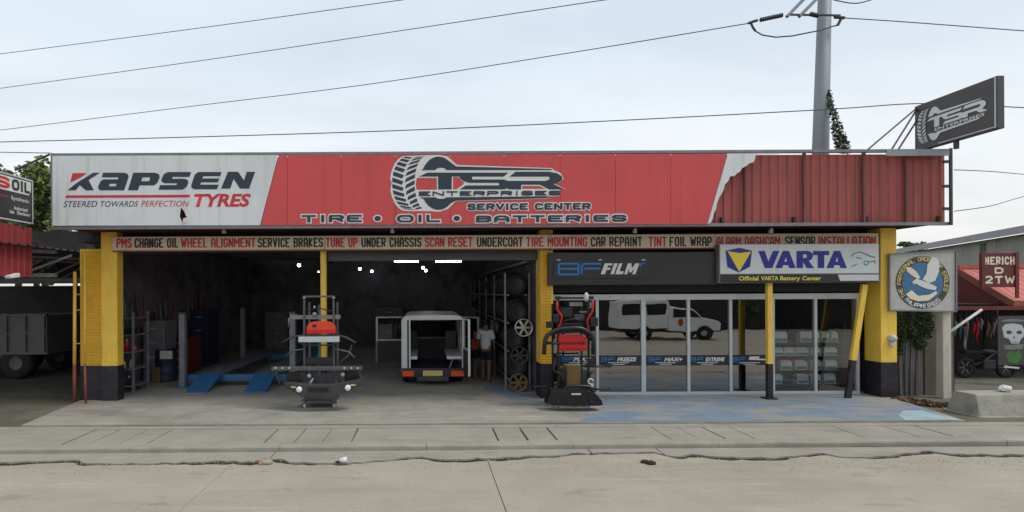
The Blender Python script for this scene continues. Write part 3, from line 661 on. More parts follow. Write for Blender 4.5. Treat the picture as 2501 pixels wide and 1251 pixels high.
# tyre emblem with TSR
lg = lambda pts: [(940+x*0.208, 360+y*0.208) for x, y in pts]
def emblem(tr, put, dark, white, k):
    """tr: emblem units -> sign face units; put(polys, material, w, off)"""
    disc_t = [(415,270)] + [(630-215*math.cos(R(t))*1.0, 415-305*math.sin(R(t))) for t in range(30, 122, 6)] + [(835,225),(1955,255),(1965,268),(720,268)] + [(658+62*math.cos(R(t)), 268-28*math.sin(R(t))) for t in range(0, 181, 20)]
    disc_b = [(410,588),(600,588)] + [(658-58*math.cos(R(t)), 588+18*math.sin(R(t))) for t in range(0, 181, 20)] + [(1940,575),(1890,598),(830,628)] + [(630+215*math.cos(R(t)), 430+305*math.sin(R(t))) for t in range(48, 148, 6)]
    T = [(500,298),(1450,298),(1395,345),(1030,345),(1020,362),(1030,378),(1400,378),(1440,395),(1590,395),(1880,395),(1925,382),(1935,362),(1925,345),(1460,345),(1535,288),(1930,288),(2020,305),(2075,340),(2085,365),(2070,395),(2020,425),(1975,432),(2115,495),(1930,495),(1820,440),(1600,440),(1600,495),(1450,495),(1440,480),(1400,495),(880,495),(950,448),(1335,448),(1345,432),(1335,418),(990,418),(930,400),(885,372),(875,345),(785,345),(785,495),(625,495),(625,345),(400,345)]
    back = [(80,415)] + [(250-190*math.cos(R(t)), 420-320*math.sin(R(t))) for t in range(8, 88, 8)] + [(530,92),(640,90),(740,110),(845,208),(1960,245),(1985,270),(2060,300),(2098,365),(2060,410),(2000,432),(2125,495),(2045,500),(2060,545),(2040,575),(1940,580),(1890,605),(830,635),(740,725),(640,758),(530,750)] + [(250+190*math.cos(R(t)), 425+325*math.sin(R(t))) for t in range(95, 175, 8)]
    inner = [(375,360),(610,360),(610,500),(370,500),(362,430)]
    inner2 = [(800,352),(868,352),(890,385),(935,415),(905,450),(840,495),(800,495)]
    inner3 = [(1612,455),(1815,455),(1890,490),(1612,490)]
    if white: put([tr(back), tr(inner), tr(inner2), tr(inner3)], white, 0.004, 0.0)
    put([tr(T)], dark, 0.008, 0.0); put([tr(disc_t)], dark, 0.008, 0.0); put([tr(disc_b)], dark, 0.008, 0.0)
    tread = []
    for i in range(12):
        t0 = -1+2*(i+0.13)/12; t1 = -1+2*(i+0.80)/12
        ang = lambda t: math.asin(max(-1, min(1, t*0.98)))
        def pt(u, t):               # u across the tread, t up and down the tyre
            a = t*1.42; xo = 80+ (1-math.cos(a))*190 + u*(275-60*(1-math.cos(a)))
            return (xo, 420+315*math.sin(a))
        tread.append([pt(.02, t0), pt(.50, t0+.10), pt(.44, t1+.08), pt(.02, t1)])
        tread.append([pt(.62, t0+.02), pt(.98, t0-.10), pt(.98, t1-.10), pt(.55, t1+.02)])
    put([tr(p) for p in tread], dark, 0.008, 0.0)
emblem(lg, lambda polys, m, w, off: pshape(polys, YS, m, bb, w=w, off=off), 'print_navy', 'print_white', 1)
pblock('ENTERPRISES', YS, (1023, 466, 1368, 479.5), 3.6, 'print_navy', bb, gap=5, w=0.010)
pblock('SERVICE CENTER', YS, (1142, 496, 1442, 514), 4.3, 'print_navy', bb, gap=3.6, w=0.014, outline='print_white', ow=2.4, stem=1.6)
for word, a, b in (('TIRE', 737, 884), ('•', 914, 931), ('OIL', 971, 1075), ('•', 1107, 1124), ('BATTERIES', 1164, 1529)):
    if word == '•':
        for mm, r_, w_ in (('print_white', 11.5, .010), ('print_navy', 8, .014)):
            pshape([arc((a+b)/2, 534, r_, r_*.8, 0, 345, 23)], YS, mm, bb, w=w_)
    else: pblock(word, YS, (a, 525, b, 543.5), 4.5, 'print_navy', bb, gap=9, w=0.014, outline='print_white', ow=3.0, stem=3.2)

# ------------------------------------------------------------------ strip sign listing services
YT = 12.15
st = thing('service_strip_sign', (P(1200, 600, YT).x, YT, P(1200, 610, YT).z), 'long narrow cream board listing services in red and black capitals', 'sign')
TT = lambda px: 577.0-(px-275)*5/1870; TB = lambda px: 610.0-(px-275)*5/1870
zt2, zb2 = P(1200, TT(1200), YT).z, P(1200, TB(1200), YT).z
for a, b in ((275, 793), (794, 1345), (1346, 1748), (1749, 2146)):
    MB().box((P(a, 590, YT).x, YT, zb2), (P(b, 590, YT).x-.004, YT+.06, zt2)).build('board', 'strip_board', st)
MB().box((P(275, 590, YT).x, YT-.012, zb2-.03), (P(2146, 590, YT).x, YT+.062, zb2-.002)).build('edge_trim', 'maroon_wood', st)
words = [('PMS',285,322,1),('CHANGE OIL',329,435,0),('WHEEL ALIGNMENT',442,624,1),('SERVICE BRAKES',630,789,0),('TUNE UP',796,873,1),('UNDER CHASSIS',883,1029,0),('SCAN RESET',1038,1154,1),
         ('UNDERCOAT',1165,1277,0),('TIRE MOUNTING',1285,1434,1),('CAR REPAINT',1443,1568,0),('TINT',1584,1628,1),('FOIL WRAP',1635,1738,0),('ALARM DASHCAM',1750,1905,1),('SENSOR',1917,1991,0),('INSTALLATION',1998,2139,1)]
for s_, a, b, red in words:
    y0 = TT((a+b)/2)+5; y1 = TB((a+b)/2)-4
    pblock(s_, YT, (a, y0, b, y1), 3.4, 'print_red' if red else 'print_black', st, gap=1.7, stem=.5)

# ------------------------------------------------------------------ black film-shop sign
YB = 12.05
bf = thing('film_shop_sign', (P(1550, 697, YB).x, YB, P(1550, 697, YB).z), 'black box sign with blue outlined BF and white FILM letters above the glass shop', 'sign')
a, b = P(1341, 697, YB), P(1755, 615, YB)
MB().box((a.x, YB, a.z), (b.x, YB+.5, b.z)).build('sign_box', 'sign_black', bf, bevel=0.012)
a, b = P(1352, 681, YB), P(1592, 636, YB)
MB().box((a.x, YB-.025, a.z), (b.x, YB-.002, b.z)).build('sign_panel', 'sign_black', bf)
bs = lambda pts: [(1320+x*0.176, 590+y*0.176) for x, y in pts]
for pts in ([(250,315),(250,450),(265,458),(505,458),(522,445),(522,395),(510,380),(262,380)], [(510,380),(524,365),(524,320),(510,310),(262,310),(250,320)],
            [(565,458),(565,355),(585,318),(620,310),(835,310)], [(600,376),(825,376)]):
    pshape([stroke(bs(pts), 4.2)], YB, 'print_blue', bf, w=0.030+random.uniform(0, .002))
for pts in ([(830,455),(885,305),(995,305),(985,335),(930,335),(920,365),(970,365),(958,395),(910,395),(890,455)], [(965,455),(1015,305),(1065,305),(1010,455)],
            [(1030,455),(1085,305),(1130,305),(1090,415),(1150,415),(1135,455)], [(1155,455),(1205,305),(1255,305),(1262,375),(1310,305),(1365,305),(1310,455),(1265,455),(1295,375),(1250,430),(1225,430),(1222,375),(1195,455)]):
    pshape([bs(pts)], YB, 'print_white', bf, w=0.032)
pshape([bs([(1365,345),(1380,300),(1442,300),(1436,315),(1400,318),(1388,348)])], YB, 'print_blue', bf, w=0.032)
for px in (1363, 1464, 1569):
    p = P(px, 636, YB)
    MB().box((p.x-.04, YB-.06, p.z-.005), (p.x+.04, YB-.004, p.z+.02)).build('sign_light', 'meter_grey', bf)

# ------------------------------------------------------------------ battery light box
YV = 11.92
va = thing('battery_sign', (P(1950, 692, YV).x, YV, P(1950, 692, YV).z), 'white light box with blue VARTA letters and yellow triangle emblem', 'sign')
a, b = P(1757, 692, YV), P(2148, 595, YV)
MB().box((a.x, YV+.004, a.z), (b.x, YV+.2, b.z)).build('light_box', 'steel_grey', va, bevel=0.006)
pshape([[(1759,597.5),(2146,595.5),(2146,667),(1759,669)]], YV, 'banner_white', va, w=0.0, name='sign_face')
pshape([[(1759,671),(2045,669.5),(2051,687),(2146,686.5),(2146,690),(1759,691)]], YV, 'sign_black', va, w=0.0, name='lower_band')
pshape([[(2047,671.5),(2146,671),(2146,685.5),(2052,686)]], YV, 'print_white', va, w=0.0, name='lower_band')
vp = lambda pts: [(1740+x*0.176, 560+y*0.176) for x, y in pts]
pshape([vp([(180,300),(370,258),(548,298),(522,520),(365,602),(205,525)])], YV, 'print_deep_blue', va, w=0.004)
pshape([vp([(207,305),(375,332),(535,310),(370,592)])], YV, 'print_yellow', va, w=0.008)
L_ = []
L_.append(vp([(635,302),(725,302),(775,450),(840,302),(925,302),(830,540),(725,540)]))
for x in (870, 1580):
    L_.append(vp([(x,540),(x+105,302),(x+190,302),(x+285,540),(x+195,540),(x+180,500),(x+110,500),(x+95,540)])); L_.append(vp([(x+125,450),(x+165,450),(x+148,385)]))
L_.append(vp([(1165,302),(1330,302),(1385,330),(1395,375),(1375,420),(1335,440),(1410,540),(1305,540),(1255,452),(1255,540),(1165,540)])); L_.append(vp([(1255,350),(1300,350),(1312,375),(1300,400),(1255,400)]))
L_.append(vp([(1395,302),(1618,302),(1618,360),(1550,360),(1550,540),(1460,540),(1460,360),(1395,360)]))
pshape(L_, YV, 'print_deep_blue', va, w=0.006, name='lettering')
for pts in ([(1925,380),(1960,335),(2040,318),(2120,340),(2180,375),(2255,388)], [(1990,395),(2070,405)], [(2120,350),(2255,395)], [(1925,515),(1990,495),(2010,480)], [(2100,460),(2120,440),(2160,445),(2165,475),(2140,500),(2110,490),(2100,462)], [(2165,455),(2255,440),(2252,490)]):
    pshape([stroke(vp(pts), 2.0)], YV, 'print_teal', va, w=0.004+random.uniform(0, .002), name='car_drawing')
for wd_o, a, b, yb_ in (('Official', 1804, 1852, 685.5), ('VARTA', 1858, 1901, 685), ('Battery', 1905, 1954, 688), ('Center', 1959, 2005, 685)): ptext(wd_o, YV, (a, 674.5, b, yb_), 'print_yellow', va, bold=0.025, w=0.005)

# ------------------------------------------------------------------ glass shop front
YG = 12.62
gf = thing('glass_shop_front', (P(1720, 965, YG).x, YG, Zf), 'white aluminium framed glass shop front with dark tinted panes', 'shop front')
zt3 = P(1500, 719, YG).z; zr = P(1500, 733, YG).z
xg0, xg1 = xm1+.008, P(2096, 800, YG).x
MB().box((xg0, YG-.05, zr), (xg1, YG+.05, zt3)).build('top_rail', 'aluminium', gf, bevel=0.006)
MB().box((xg0, YG-.05, Zf+.005), (xg1, YG+.05, Zf+.075)).build('bottom_rail', 'aluminium', gf, bevel=0.006)
mull = [(1455,1461.5),(1565,1576),(1677,1684),(1780,1786.5),(1884,1890),(1987,1993.5),(2090,2096)]
for a, b in mull:
    MB().box((P(a, 850, YG).x, YG-.045, Zf+.077), (P(b, 850, YG).x-.002, YG+.045, zr-.002)).build('mullion', 'aluminium', gf, bevel=0.005)
edges_ = [xg0]+[v for a, b in mull for v in (P(a, 850, YG).x, P(b, 850, YG).x)]
for k in range(7):
    a, b = edges_[2*k], edges_[2*k+1]
    MB().box((a+.001, YG-.005, Zf+.078), (b-.001, YG+.004, zr-.003)).build('pane', 'shop_glass' if k < 5 else 'clear_glass', gf)
# black film band with product lettering on the panes
zb0, zb1 = P(1600, 893, YG).z, P(1600, 868, YG).z
names = [('PLAY', 1373, 1400, 1445), ('FREEZE', 1470, 1507, 1555), ('MAX+', 1585, 1622, 1667), ('EXTREME', 1687, 1723, 1770), ('', 1790, 1828, 1873)]
for k in range(5):
    a, b = edges_[2*k], edges_[2*k+1]
    band = MB().box((a+.004, YG-.010, zb0), (b-.004, YG-.0065, zb1)).build('film_band', 'sign_black', gf)
    nm, x0, x1, x2 = names[k]
    yy = YG-.010
    for pts in ([(0,0),(0,8),(10,8),(11,4),(0,4)], [(10,4),(10,0),(0,0)], [(15,8),(15,2),(18,0),(28,0)], [(16,4),(27,4)]):
        pshape([stroke([(x0+x*1.1, 873.5+y*1.1) for x, y in pts], 2.0)], yy, 'print_blue', gf, w=0.002+random.uniform(0, .0015))
    if nm: ptext(nm, yy, (x1, 873, x2, 883), 'print_white', gf, bold=0.04, shear=0.25, w=0.003)
    else:
        pshape([[(x1+3, 871), (x1+27, 871), (x1+25, 876), (x1+43, 877), (x1+42, 880), (x1, 879)]], yy, 'print_white', gf, w=0.003)
    for j, (o0, o1) in enumerate(((16, 66), (26, 56))):
        pshape([[(x0+o0, 885+j*4), (x0+o1, 885+j*4), (x0+o1-1, 887+j*4), (x0+o0-1, 887+j*4)]], yy, 'meter_grey', gf, w=0.003)
# car batteries on shelves behind the glass
YBt = 12.95
sh = thing('battery_shelf', (P(1970, 950, YBt).x, YBt, Zf), 'dark display shelf of white car batteries behind the right-hand panes', 'shelf')
rows = [(836, [(1889,1924),(1954,1991),(1994,2003),(2006,2026),(2030,2048)], 26), (869, [(1890,1914),(1915,1943),(1944,1976),(1980,2006),(2012,2046)], 20), (904, [(1906,1936),(1942,1973),(1980,2008),(2016,2046)], 24), (938, [(1889,1912),(1946,1976),(1980,2006),(2012,2042)], 24)]
k = 0
for yb, items, hpx in rows:
    zz = P(1970, yb, YBt).z
    MB().box((P(1840, yb, YBt).x, YBt-.02, zz-.03), (P(2062, yb, YBt).x, YBt+.35, zz)).build('shelf_board', 'sign_charcoal', sh)
    for a, b in items:
        xa, xb = P(a, yb, YBt).x+.01, P(b, yb, YBt).x-.01; hh = hpx*YBt/F
        lab = ('topmost', 'second', 'third', 'lowest')[rows.index((yb, items, hpx))]
        bt = thing('car_battery', ((xa+xb)/2, YBt+.1, zz), 'white car battery on the %s shelf, %s from the left' % (lab, ('first', 'second', 'third', 'fourth', 'fifth')[items.index((a, b))]), 'battery', 'car batteries on the display shelf')
        MB().box((xa, YBt, zz), (xb, YBt+.17, zz+hh*.86)).build('case', 'battery_case', bt, bevel=0.008)
        MB().box((xa+.02, YBt-.003, zz+.02), (xb-.02, YBt-.001, zz+hh*.38)).build('label_print', 'print_teal', bt)
        MB().box((xa+.015, YBt+.03, zz+hh*.862), (xb-.015, YBt+.14, zz+hh)).build('lid', 'battery_case', bt, bevel=0.006)
for px in (1840, 2062):
    x = P(px, 900, YBt).x
    MB().box((x-.02, YBt-.02, Zf), (x+.02, YBt+.35, P(1900, 790, YBt).z)).build('upright', 'steel_dark', sh)

# electricity meter on the right column
pm_ = P(2176, 828, 12.2)
em = thing('electric_meter', (pm_.x, 12.19, pm_.z-.1), 'small round grey electricity meter on the right yellow column', 'meter')
MB().lathe((pm_.x, 12.195, pm_.z+.02), (0, -1, 0), [(0, .085), (.05, .085), (.09, .07), (.11, .0)], 16).build('dial_housing', 'meter_grey', em, smooth=True)
MB().box((pm_.x-.06, 12.13, pm_.z-.16), (pm_.x+.06, 12.193, pm_.z-.07)).build('terminal_box', 'meter_grey', em, bevel=.01)

# ------------------------------------------------------------------ projecting sign on struts
XT = 11.0
tr0 = lambda px: XT*F/(px-CX)
Yn, Yf = tr0(2438), tr0(2236)
ts = thing('projecting_sign', (XT, (Yn+Yf)/2, 5.7), 'charcoal double-sided sign with pale tyre emblem projecting above the roof edge', 'sign')
zlo, zhi = P(2338, 342, (Yn+Yf)/2).z-.02, P(2338, 228, (Yn+Yf)/2).z+.02
MB().box((XT+.002, Yn, zlo), (XT+.14, Yf, zhi)).build('sign_box', 'sign_charcoal', ts, bevel=.008)
fr = Frame((XT, Yf, zlo), (0, -1, 0))
Lw, Lh = Yf-Yn, zhi-zlo
shape([[(Lw-.05, .02), (Lw-.02, .02), (Lw-.02, Lh-.02), (Lw-.05, Lh-.02)]], fr, 'meter_grey', ts, w=.003, name='edge_trim')
shape([[(.55, .03), (Lw-.05, .03), (Lw-.05, .05), (.55, .05)]], fr, 'meter_grey', ts, w=.003, name='edge_trim')
tr2 = lambda pts: [(.05+(x-60)/2060*(Lw-.22), .10+(760-y)/670*(Lh-.24)) for x, y in pts]
emblem(tr2, lambda polys, m, w, off: shape(polys, fr, m, ts, w=w, off=off), 'print_white', None, 1)
text('ENTERPRISES', fr, (tr2([(640, 0)])[0][0], tr2([(0, 570)])[0][1], tr2([(2040, 0)])[0][0], tr2([(0, 515)])[0][1]), 'print_white', ts, bold=.02, w=.006)
for (x0, y0), (x1, y1) in (((2095,364),(2238,263)), ((2160,364),(2238,265)), ((2176,364),(2240,292))):
    a = P(x0, y0, 11.6); b = P(x1, y1, Yf)
    MB().tube([(a.x, 11.5, zt-.03), (XT+.05, Yf-.02, b.z)], .018, 6).build('strut', 'steel_dark', ts)
MB().box((XT+.03, Yf-.30, zt-.3), (XT+.10, Yf-.24, zlo)).build('post', 'steel_dark', ts)
MB().box((XT+.03, Yf-.9, zt-.02), (XT+.10, Yf-.84, zlo)).build('post', 'steel_dark', ts)

# ------------------------------------------------------------------ wall lamps in the overhang
for px, py_ in ((546, 567), (958, 566), (1552, 566), (1885, 566)):
    p = P(px, py_, 11.9)
    o = thing('eave_lamp', (p.x, 11.9, 3.98), 'small spotlight under the eave above %s' % {546: 'WHEEL ALIGNMENT', 958: 'UNDER CHASSIS', 1552: 'CAR REPAINT', 1885: 'DASHCAM'}[px], 'lamp', 'spotlights under the eave')
    MB().cyl((p.x, 11.9, 4.0), (p.x, 11.9, p.z+.06), .012, n=6).build('stem', 'steel_dark', o)
    MB().lathe((p.x, 11.9, p.z+.08), (0, .5, -1), [(0, .0), (.0, .025), (.10, .055), (.105, .0)], 10).build('lamp_head', 'meter_grey', o)

# ------------------------------------------------------------------ lamps in the bays
for i, (px, py_, z) in enumerate(((730,648,3.6),(580,668,3.45),(778,664,3.45),(879,657,3.55),(908,663,3.5),(1033,654,3.6),(1040,661,3.5),(410,690,3.05))):
    dx, dy = unroll(px, py_); Y = F*(z-H)/(-dy); p = P(px, py_, Y)
    lb = thing('bulb_lamp', (p.x, Y, p.z+.1), 'lit round bulb in the dark bay, %s' % {410:'faint one at far left',580:'second from the left',730:'high and bright, left of the slim post',778:'dim one just beside the slim post',879:'left of the two right of the slim post',908:'right one of the two beyond the slim post',1033:'upper of the close pair',1040:'lower of the close pair'}[px], 'lamp', 'bulb lamps in the bays')
    r_ = .06 if px not in (410, 778) else .028
    MB().ball(p, r_, 12, 8).build('bulb', 'lamp_glow', lb, smooth=True)
    MB().cyl((p.x, Y, p.z+r_*.8), (p.x, Y, p.z+r_*.8+.09), .03, n=8).build('socket', 'steel_dark', lb)
    MB().cyl((p.x, Y, p.z+r_*.8+.09), (p.x, Y, 4.5), .008, n=5).build('cord', 'cable', lb)
for x0, x1 in ((963, 1022), (1064, 1127)):
    a, b = P(x0, 638.5, 16.4), P(x1, 637.5, 16.4)
    o = thing('tube_light', ((a.x+b.x)/2, 16.4, a.z), 'lit fluorescent tube under the shutter box, %s of the two' % ('left' if x0 < 1000 else 'right'), 'lamp', 'fluorescent tubes in the second bay')
    MB().cyl((a.x, 16.4, a.z), (b.x, 16.4, a.z), .026, n=8).build('tube', 'lamp_glow', o)
    MB().box((a.x-.02, 16.37, a.z+.035), (b.x+.02, 16.43, a.z+.075)).build('batten', 'meter_grey', o)
    MB().box((a.x+.2, 16.39, a.z+.076), (a.x+.22, 16.41, 4.2)).build('hanger', 'steel_dark', o)

# ------------------------------------------------------------------ white van with open back, inside the second bay
YVn = 14.1
vx0, vx1 = P(980, 850, YVn).x, P(1134, 850, YVn).x; vz1 = P(1060, 770, YVn).z; vl = 3.25
vn = thing('van', ((vx0+vx1)/2, YVn+1.6, Zf), 'small white boxy van with its back and doors open inside the bay', 'van')
zt_ = vz1; zw = Zf+0.95; z0 = Zf+0.33
roof_prof = [(vx0+.02, zt_-.13), (vx0+.05, zt_-.05), (vx0+.16, zt_-.008), ((vx0+vx1)/2, zt_+.012), (vx1-.16, zt_-.008), (vx1-.05, zt_-.05), (vx1-.02, zt_-.13)]
m = MB().prism([(x, YVn-.03, z) for x, z in roof_prof], (0, vl-.35, 0)); m.build('roof', 'van_white', vn, bevel=.02)
for s_, xo in ((1, vx0), (-1, vx1)):
    a = xo; b = xo+.05*s_
    side_ = MB().box((a, YVn+.02, z0), (b, YVn+vl-.7, zw)).build('side_panel', 'van_white', vn, bevel=.01)
    for yy in (YVn+.02, YVn+.95, YVn+1.75, YVn+2.5):
        MB().box((a+.004*s_, yy, zw), (b-.004*s_, yy+(.16 if yy < YVn+.1 else .08), zt_-.12)).build('pillar', 'van_white', vn)
    MB().box((a+.02*s_, YVn+.2, zw+.01), (a+.03*s_, YVn+2.45, zt_-.14)).build('side_glass', 'van_glass', vn)
MB().box((vx0+.02, YVn-.015, z0+.12), (vx0+.16, YVn+.03, zt_-.12)).build('rear_pillar', 'van_white', vn, bevel=.012)
MB().box((vx0+.165, YVn-.005, z0+.14), (vx0+.20, YVn+.03, zt_-.14)).build('door_slot', 'van_purple', vn)
MB().box((vx0+.205, YVn-.012, z0+.12), (vx0+.245, YVn+.03, zt_-.12)).build('rear_pillar', 'van_white', vn)
MB().box((vx1-.06, YVn-.01, z0+.12), (vx1-.015, YVn+.03, zt_-.12)).build('rear_pillar', 'van_white', vn)
MB().box((vx0+.05, YVn+.0, z0-.02), (vx1-.05, YVn+vl-.4, z0+.05)).build('load_floor', 'van_purple', vn)
MB().box((vx0+.01, YVn-.02, z0-.12), (vx1-.01, YVn+.05, z0+.118)).build('rear_sill', 'van_purple', vn, bevel=.01)
MB().box((vx0+.42, YVn-.09, z0-.22), (vx1-.42, YVn-.02, z0-.11)).build('bumper', 'grey_bumper', vn, bevel=.02)
for a, b in ((983, 1011), (1102, 1134)):
    MB().box((P(a, 910, YVn).x, YVn-.04, P(1000, 919, YVn).z), (P(b, 910, YVn).x, YVn-.021, P(1000, 906, YVn).z)).build('tail_lamp', 'lamp_orange', vn, bevel=.006)
MB().box((P(1033, 910, YVn).x, YVn-.035, P(1050, 918, YVn).z), (P(1081, 910, YVn).x, YVn-.022, P(1050, 905, YVn).z)).build('number_plate', 'plate_yellow', vn)
# cab: dash, windscreen, front seats, benches
MB().box((vx0+.05, YVn+vl-.75, z0), (vx1-.05, YVn+vl-.7, zw+.05)).build('cab_bulkhead', 'van_purple', vn)
MB().prism([(vx0+.06, YVn+vl-.36, zw+.08), (vx1-.06, YVn+vl-.36, zw+.08), (vx1-.10, YVn+vl-.60, zt_-.12), (vx0+.10, YVn+vl-.60, zt_-.12)], (0, .01, 0)).build('windscreen', 'van_glass', vn)
MB().box((vx0, YVn+vl-.69, z0), (vx1, YVn+vl, zw+.06)).build('nose', 'van_white', vn, bevel=.05)
for x0_, x1_ in ((vx0+.06, vx0+.42), (vx1-.46, vx1-.06)):
    bn = MB().box((x0_, YVn+.06, z0+.34), (x1_, YVn+1.9, z0+.42)).build('bench', 'van_white', vn, bevel=.015)
    MB().beam((x0_+.15, YVn+.1, z0+.34), (x0_+.05, YVn+.1, z0+.05), .03, .03).build('bench_leg', 'steel_grey', bn)
    MB().box((x0_+.02, YVn+2.0, z0+.3), (x1_-.02, YVn+2.12, zw+.35)).build('seat_back', 'sign_charcoal', vn, bevel=.04)
for x in (vx0+.02, vx1-.2):
    for y in (YVn+.55, YVn+2.7):
        w_ = MB().lathe((x, y, Zf+.27), (1, 0, 0), [(0, .1), (0, .22), (.02, .265), (.14, .265), (.16, .22), (.16, .1)], 20).build('wheel', 'rubber', vn, smooth=True)
        MB().lathe((x-.004, y, Zf+.27), (1, 0, 0), [(.02, 0), (.01, .12), (.02, .17), (.15, .17), (.158, .12), (.148, 0)], 16).build('rim', 'rim_silver', w_, smooth=True)
def open_door(p0, p1, zlo_, zsill, ztop_, name='open_door'):
    p0, p1 = Vector((*p0, 0)), Vector((*p1, 0)); d = (p1-p0).normalized()
    q = lambda t, z: (p0.x+(p1.x-p0.x)*t, p0.y+(p1.y-p0.y)*t, z)
    dr = MB().beam(q(0, (zlo_+zsill)/2), q(1, (zlo_+zsill)/2), .05, zsill-zlo_).build(name, 'van_purple', vn)
    MB().beam(q(0, zsill+.02), q(1, zsill+.02), .06, .04).beam(q(0, ztop_), q(1, ztop_), .05, .04).beam(q(0.02, zsill), q(.02, ztop_), .05, .05).beam(q(.98, zlo_), q(.98, ztop_), .055, .045).build('window_frame', 'van_white', dr)
    MB().beam(q(.06, (zsill+ztop_)/2), q(.94, (zsill+ztop_)/2), .008, ztop_-zsill-.04).build('window_pane', 'van_glass', dr)
    return dr
open_door((vx1-.01, YVn-.02), (P(1146, 850, 13.42).x, 13.42), z0+.0, zw+.02, zt_-.10)
open_door((vx0-.02, 16.45), (vx0-.87, 16.35), z0-.02, zw+.02, zt_-.16)
open_door((vx1+.02, 16.45), (vx1+.55, 15.85), z0-.02, zw+.02, zt_-.16)

# ------------------------------------------------------------------ people
def skin_mesh(pts, edges, rad, root, sub=2):
    me = bpy.data.meshes.new('body'); me.from_pydata([tuple(p) for p in pts], edges, [])
    o = bpy.data.objects.new('tmp', me); COL.objects.link(o)
    md = o.modifiers.new('k', 'SKIN'); md.use_smooth_shade = True; sb = o.modifiers.new('s', 'SUBSURF'); sb.levels = sub; sb.render_levels = sub
    for i, v in enumerate(me.skin_vertices[0].data):
        r_ = rad[i]; v.radius = (r_, r_) if not isinstance(r_, tuple) else r_
        v.use_root = (i == root)
    dg = bpy.context.evaluated_depsgraph_get(); res = bpy.data.meshes.new_from_object(o.evaluated_get(dg))
    bpy.data.objects.remove(o); bpy.data.meshes.remove(me)
    return res
def put_mesh(me, name, m, parent, rot, loc, sc_):
    M = Matrix.Rotation(rot, 4, 'Z') @ Matrix.Scale(sc_, 4)
    me.transform(M); me.materials.clear(); me.materials.append(MATS[m])
    for p in me.polygons: p.use_smooth = True
    o = bpy.data.objects.new(name, me); COL.objects.link(o)
    if parent: o.parent = parent
    else: o.location = loc
    ORG[o.name] = Vector(loc)
    return o
def person(loc, rot, height, lean, arms, shirt, label, stride=.12):
    """unit figure 1.7 m tall facing -Y before rotation; lean tips the upper body forward"""
    L3 = lambda x, y, z: Vector((x, y - lean*max(0, z-.95), z - .25*lean*max(0, z-.95)))
    V = [L3(0,0,.96), L3(0,.01,1.12), L3(0,.015,1.30), L3(0,.01,1.43), L3(0,-.005,1.50), L3(0,-.02,1.57), L3(0,-.025,1.65)]
    Rr = [(.155,.115), (.135,.10), (.155,.11), (.10,.08), .052, (.072,.085), (.068,.082)]
    E = [(0,1),(1,2),(2,3),(3,4),(4,5),(5,6)]
    def leg(s, fy):
        k = len(V); V.extend([Vector((s*.095,.0,.86)), Vector((s*.10,fy*.5-.015,.50)), Vector((s*.10,fy,.09)), Vector((s*.105,fy-.07,.035)), Vector((s*.11,fy-.16,.025))])
        Rr.extend([.095,.062,.043,.042,.028]); E.extend([(0,k),(k,k+1),(k+1,k+2),(k+2,k+3),(k+3,k+4)])
    leg(1, -stride/2); leg(-1, stride/2)
    hands = []
    for s, (el, ha) in zip((1, -1), arms):
        k = len(V); V.extend([L3(s*.165,.01,1.40), L3(*el), L3(*ha)]); Rr.extend([.062,.043,.032]); E.extend([(3,k),(k,k+1),(k+1,k+2)])
        d = (V[-1]-V[-2]).normalized(); w_ = k+2
        palm = V[-1]+d*.06; V.append(palm); Rr.append((.036,.02)); E.append((w_, len(V)-1)); pk = len(V)-1
        sd_ = Vector((0, -1, 0)) if abs(d.y) < .8 else Vector((0, 0, 1))
        for f_ in range(4):
            b_ = palm+d*.035+sd_*(.03-.02*f_); ln = (.06,.07,.066,.05)[f_]
            V.extend([b_, b_+d*ln*.55+Vector((-s*.006,0,0)), b_+d*ln+Vector((-s*.02,0,0))]); Rr.extend([.0095,.009,.007]); n_ = len(V); E.extend([(pk,n_-3),(n_-3,n_-2),(n_-2,n_-1)])
        t_ = V[w_]+d*.03+sd_*.035; V.extend([t_, t_+d*.035+sd_*.02]); Rr.extend([.011,.008]); n_ = len(V); E.extend([(w_,n_-2),(n_-2,n_-1)])
    k_ = height/1.70
    body = put_mesh(skin_mesh(V, E, Rr, 0), 'person', 'skin', None, rot, loc, k_)
    props(body, label, 'person')
    hd = L3(0,-.03,1.62)
    # nose, ears and brow are shaped onto the head; hair, shirt, shorts and slippers are worn
    SV = [L3(0,0,.90), L3(0,.01,1.12), L3(0,.015,1.30), L3(0,.01,1.435), L3(.165,.01,1.405), L3(-.165,.01,1.405)]
    SE = [(0,1),(1,2),(2,3),(3,4),(3,5)]; SR = [(.178,.135), (.165,.125), (.175,.128), (.10,.085), .085, .085]
    for s, (el, ha) in zip((4, 5), arms):
        a = SV[s]; b_ = L3(*el); SV.append(a+(b_-a)*.85); SR.append(.075); SE.append((s, len(SV)-1))
    put_mesh(skin_mesh(SV, SE, SR, 1), 'shirt', shirt, body, rot, loc, k_)
    HV = [Vector((0,0,.98)), Vector((.095,0,.84)), Vector((.105,-stride*.22,.60)), Vector((-.095,0,.84)), Vector((-.105,stride*.22,.60))]
    put_mesh(skin_mesh(HV, [(0,1),(1,2),(0,3),(3,4)], [(.165,.125), .115, .10, .115, .10], 0), 'shorts', 'shorts_navy', body, rot, loc, k_)
    mb = MB().ball(hd+Vector((0,.018,.038)), .098, 14, 9, (0.86, 1.0, .92))
    me = bpy.data.meshes.new('hair'); keep = [f for f in mb.f if sum((mb.v[i].z-hd.z)+ (mb.v[i].y-hd.y)*.9 for i in f)/len(f) > .0]
    me.from_pydata([tuple(v) for v in mb.v], [], keep); me.update()
    put_mesh(me, 'hair', 'hair', body, rot, loc, k_)
    fc = MB().ball(hd+Vector((0,-.088,-.005)), .017, 8, 6, (.8,1.1,1.5))
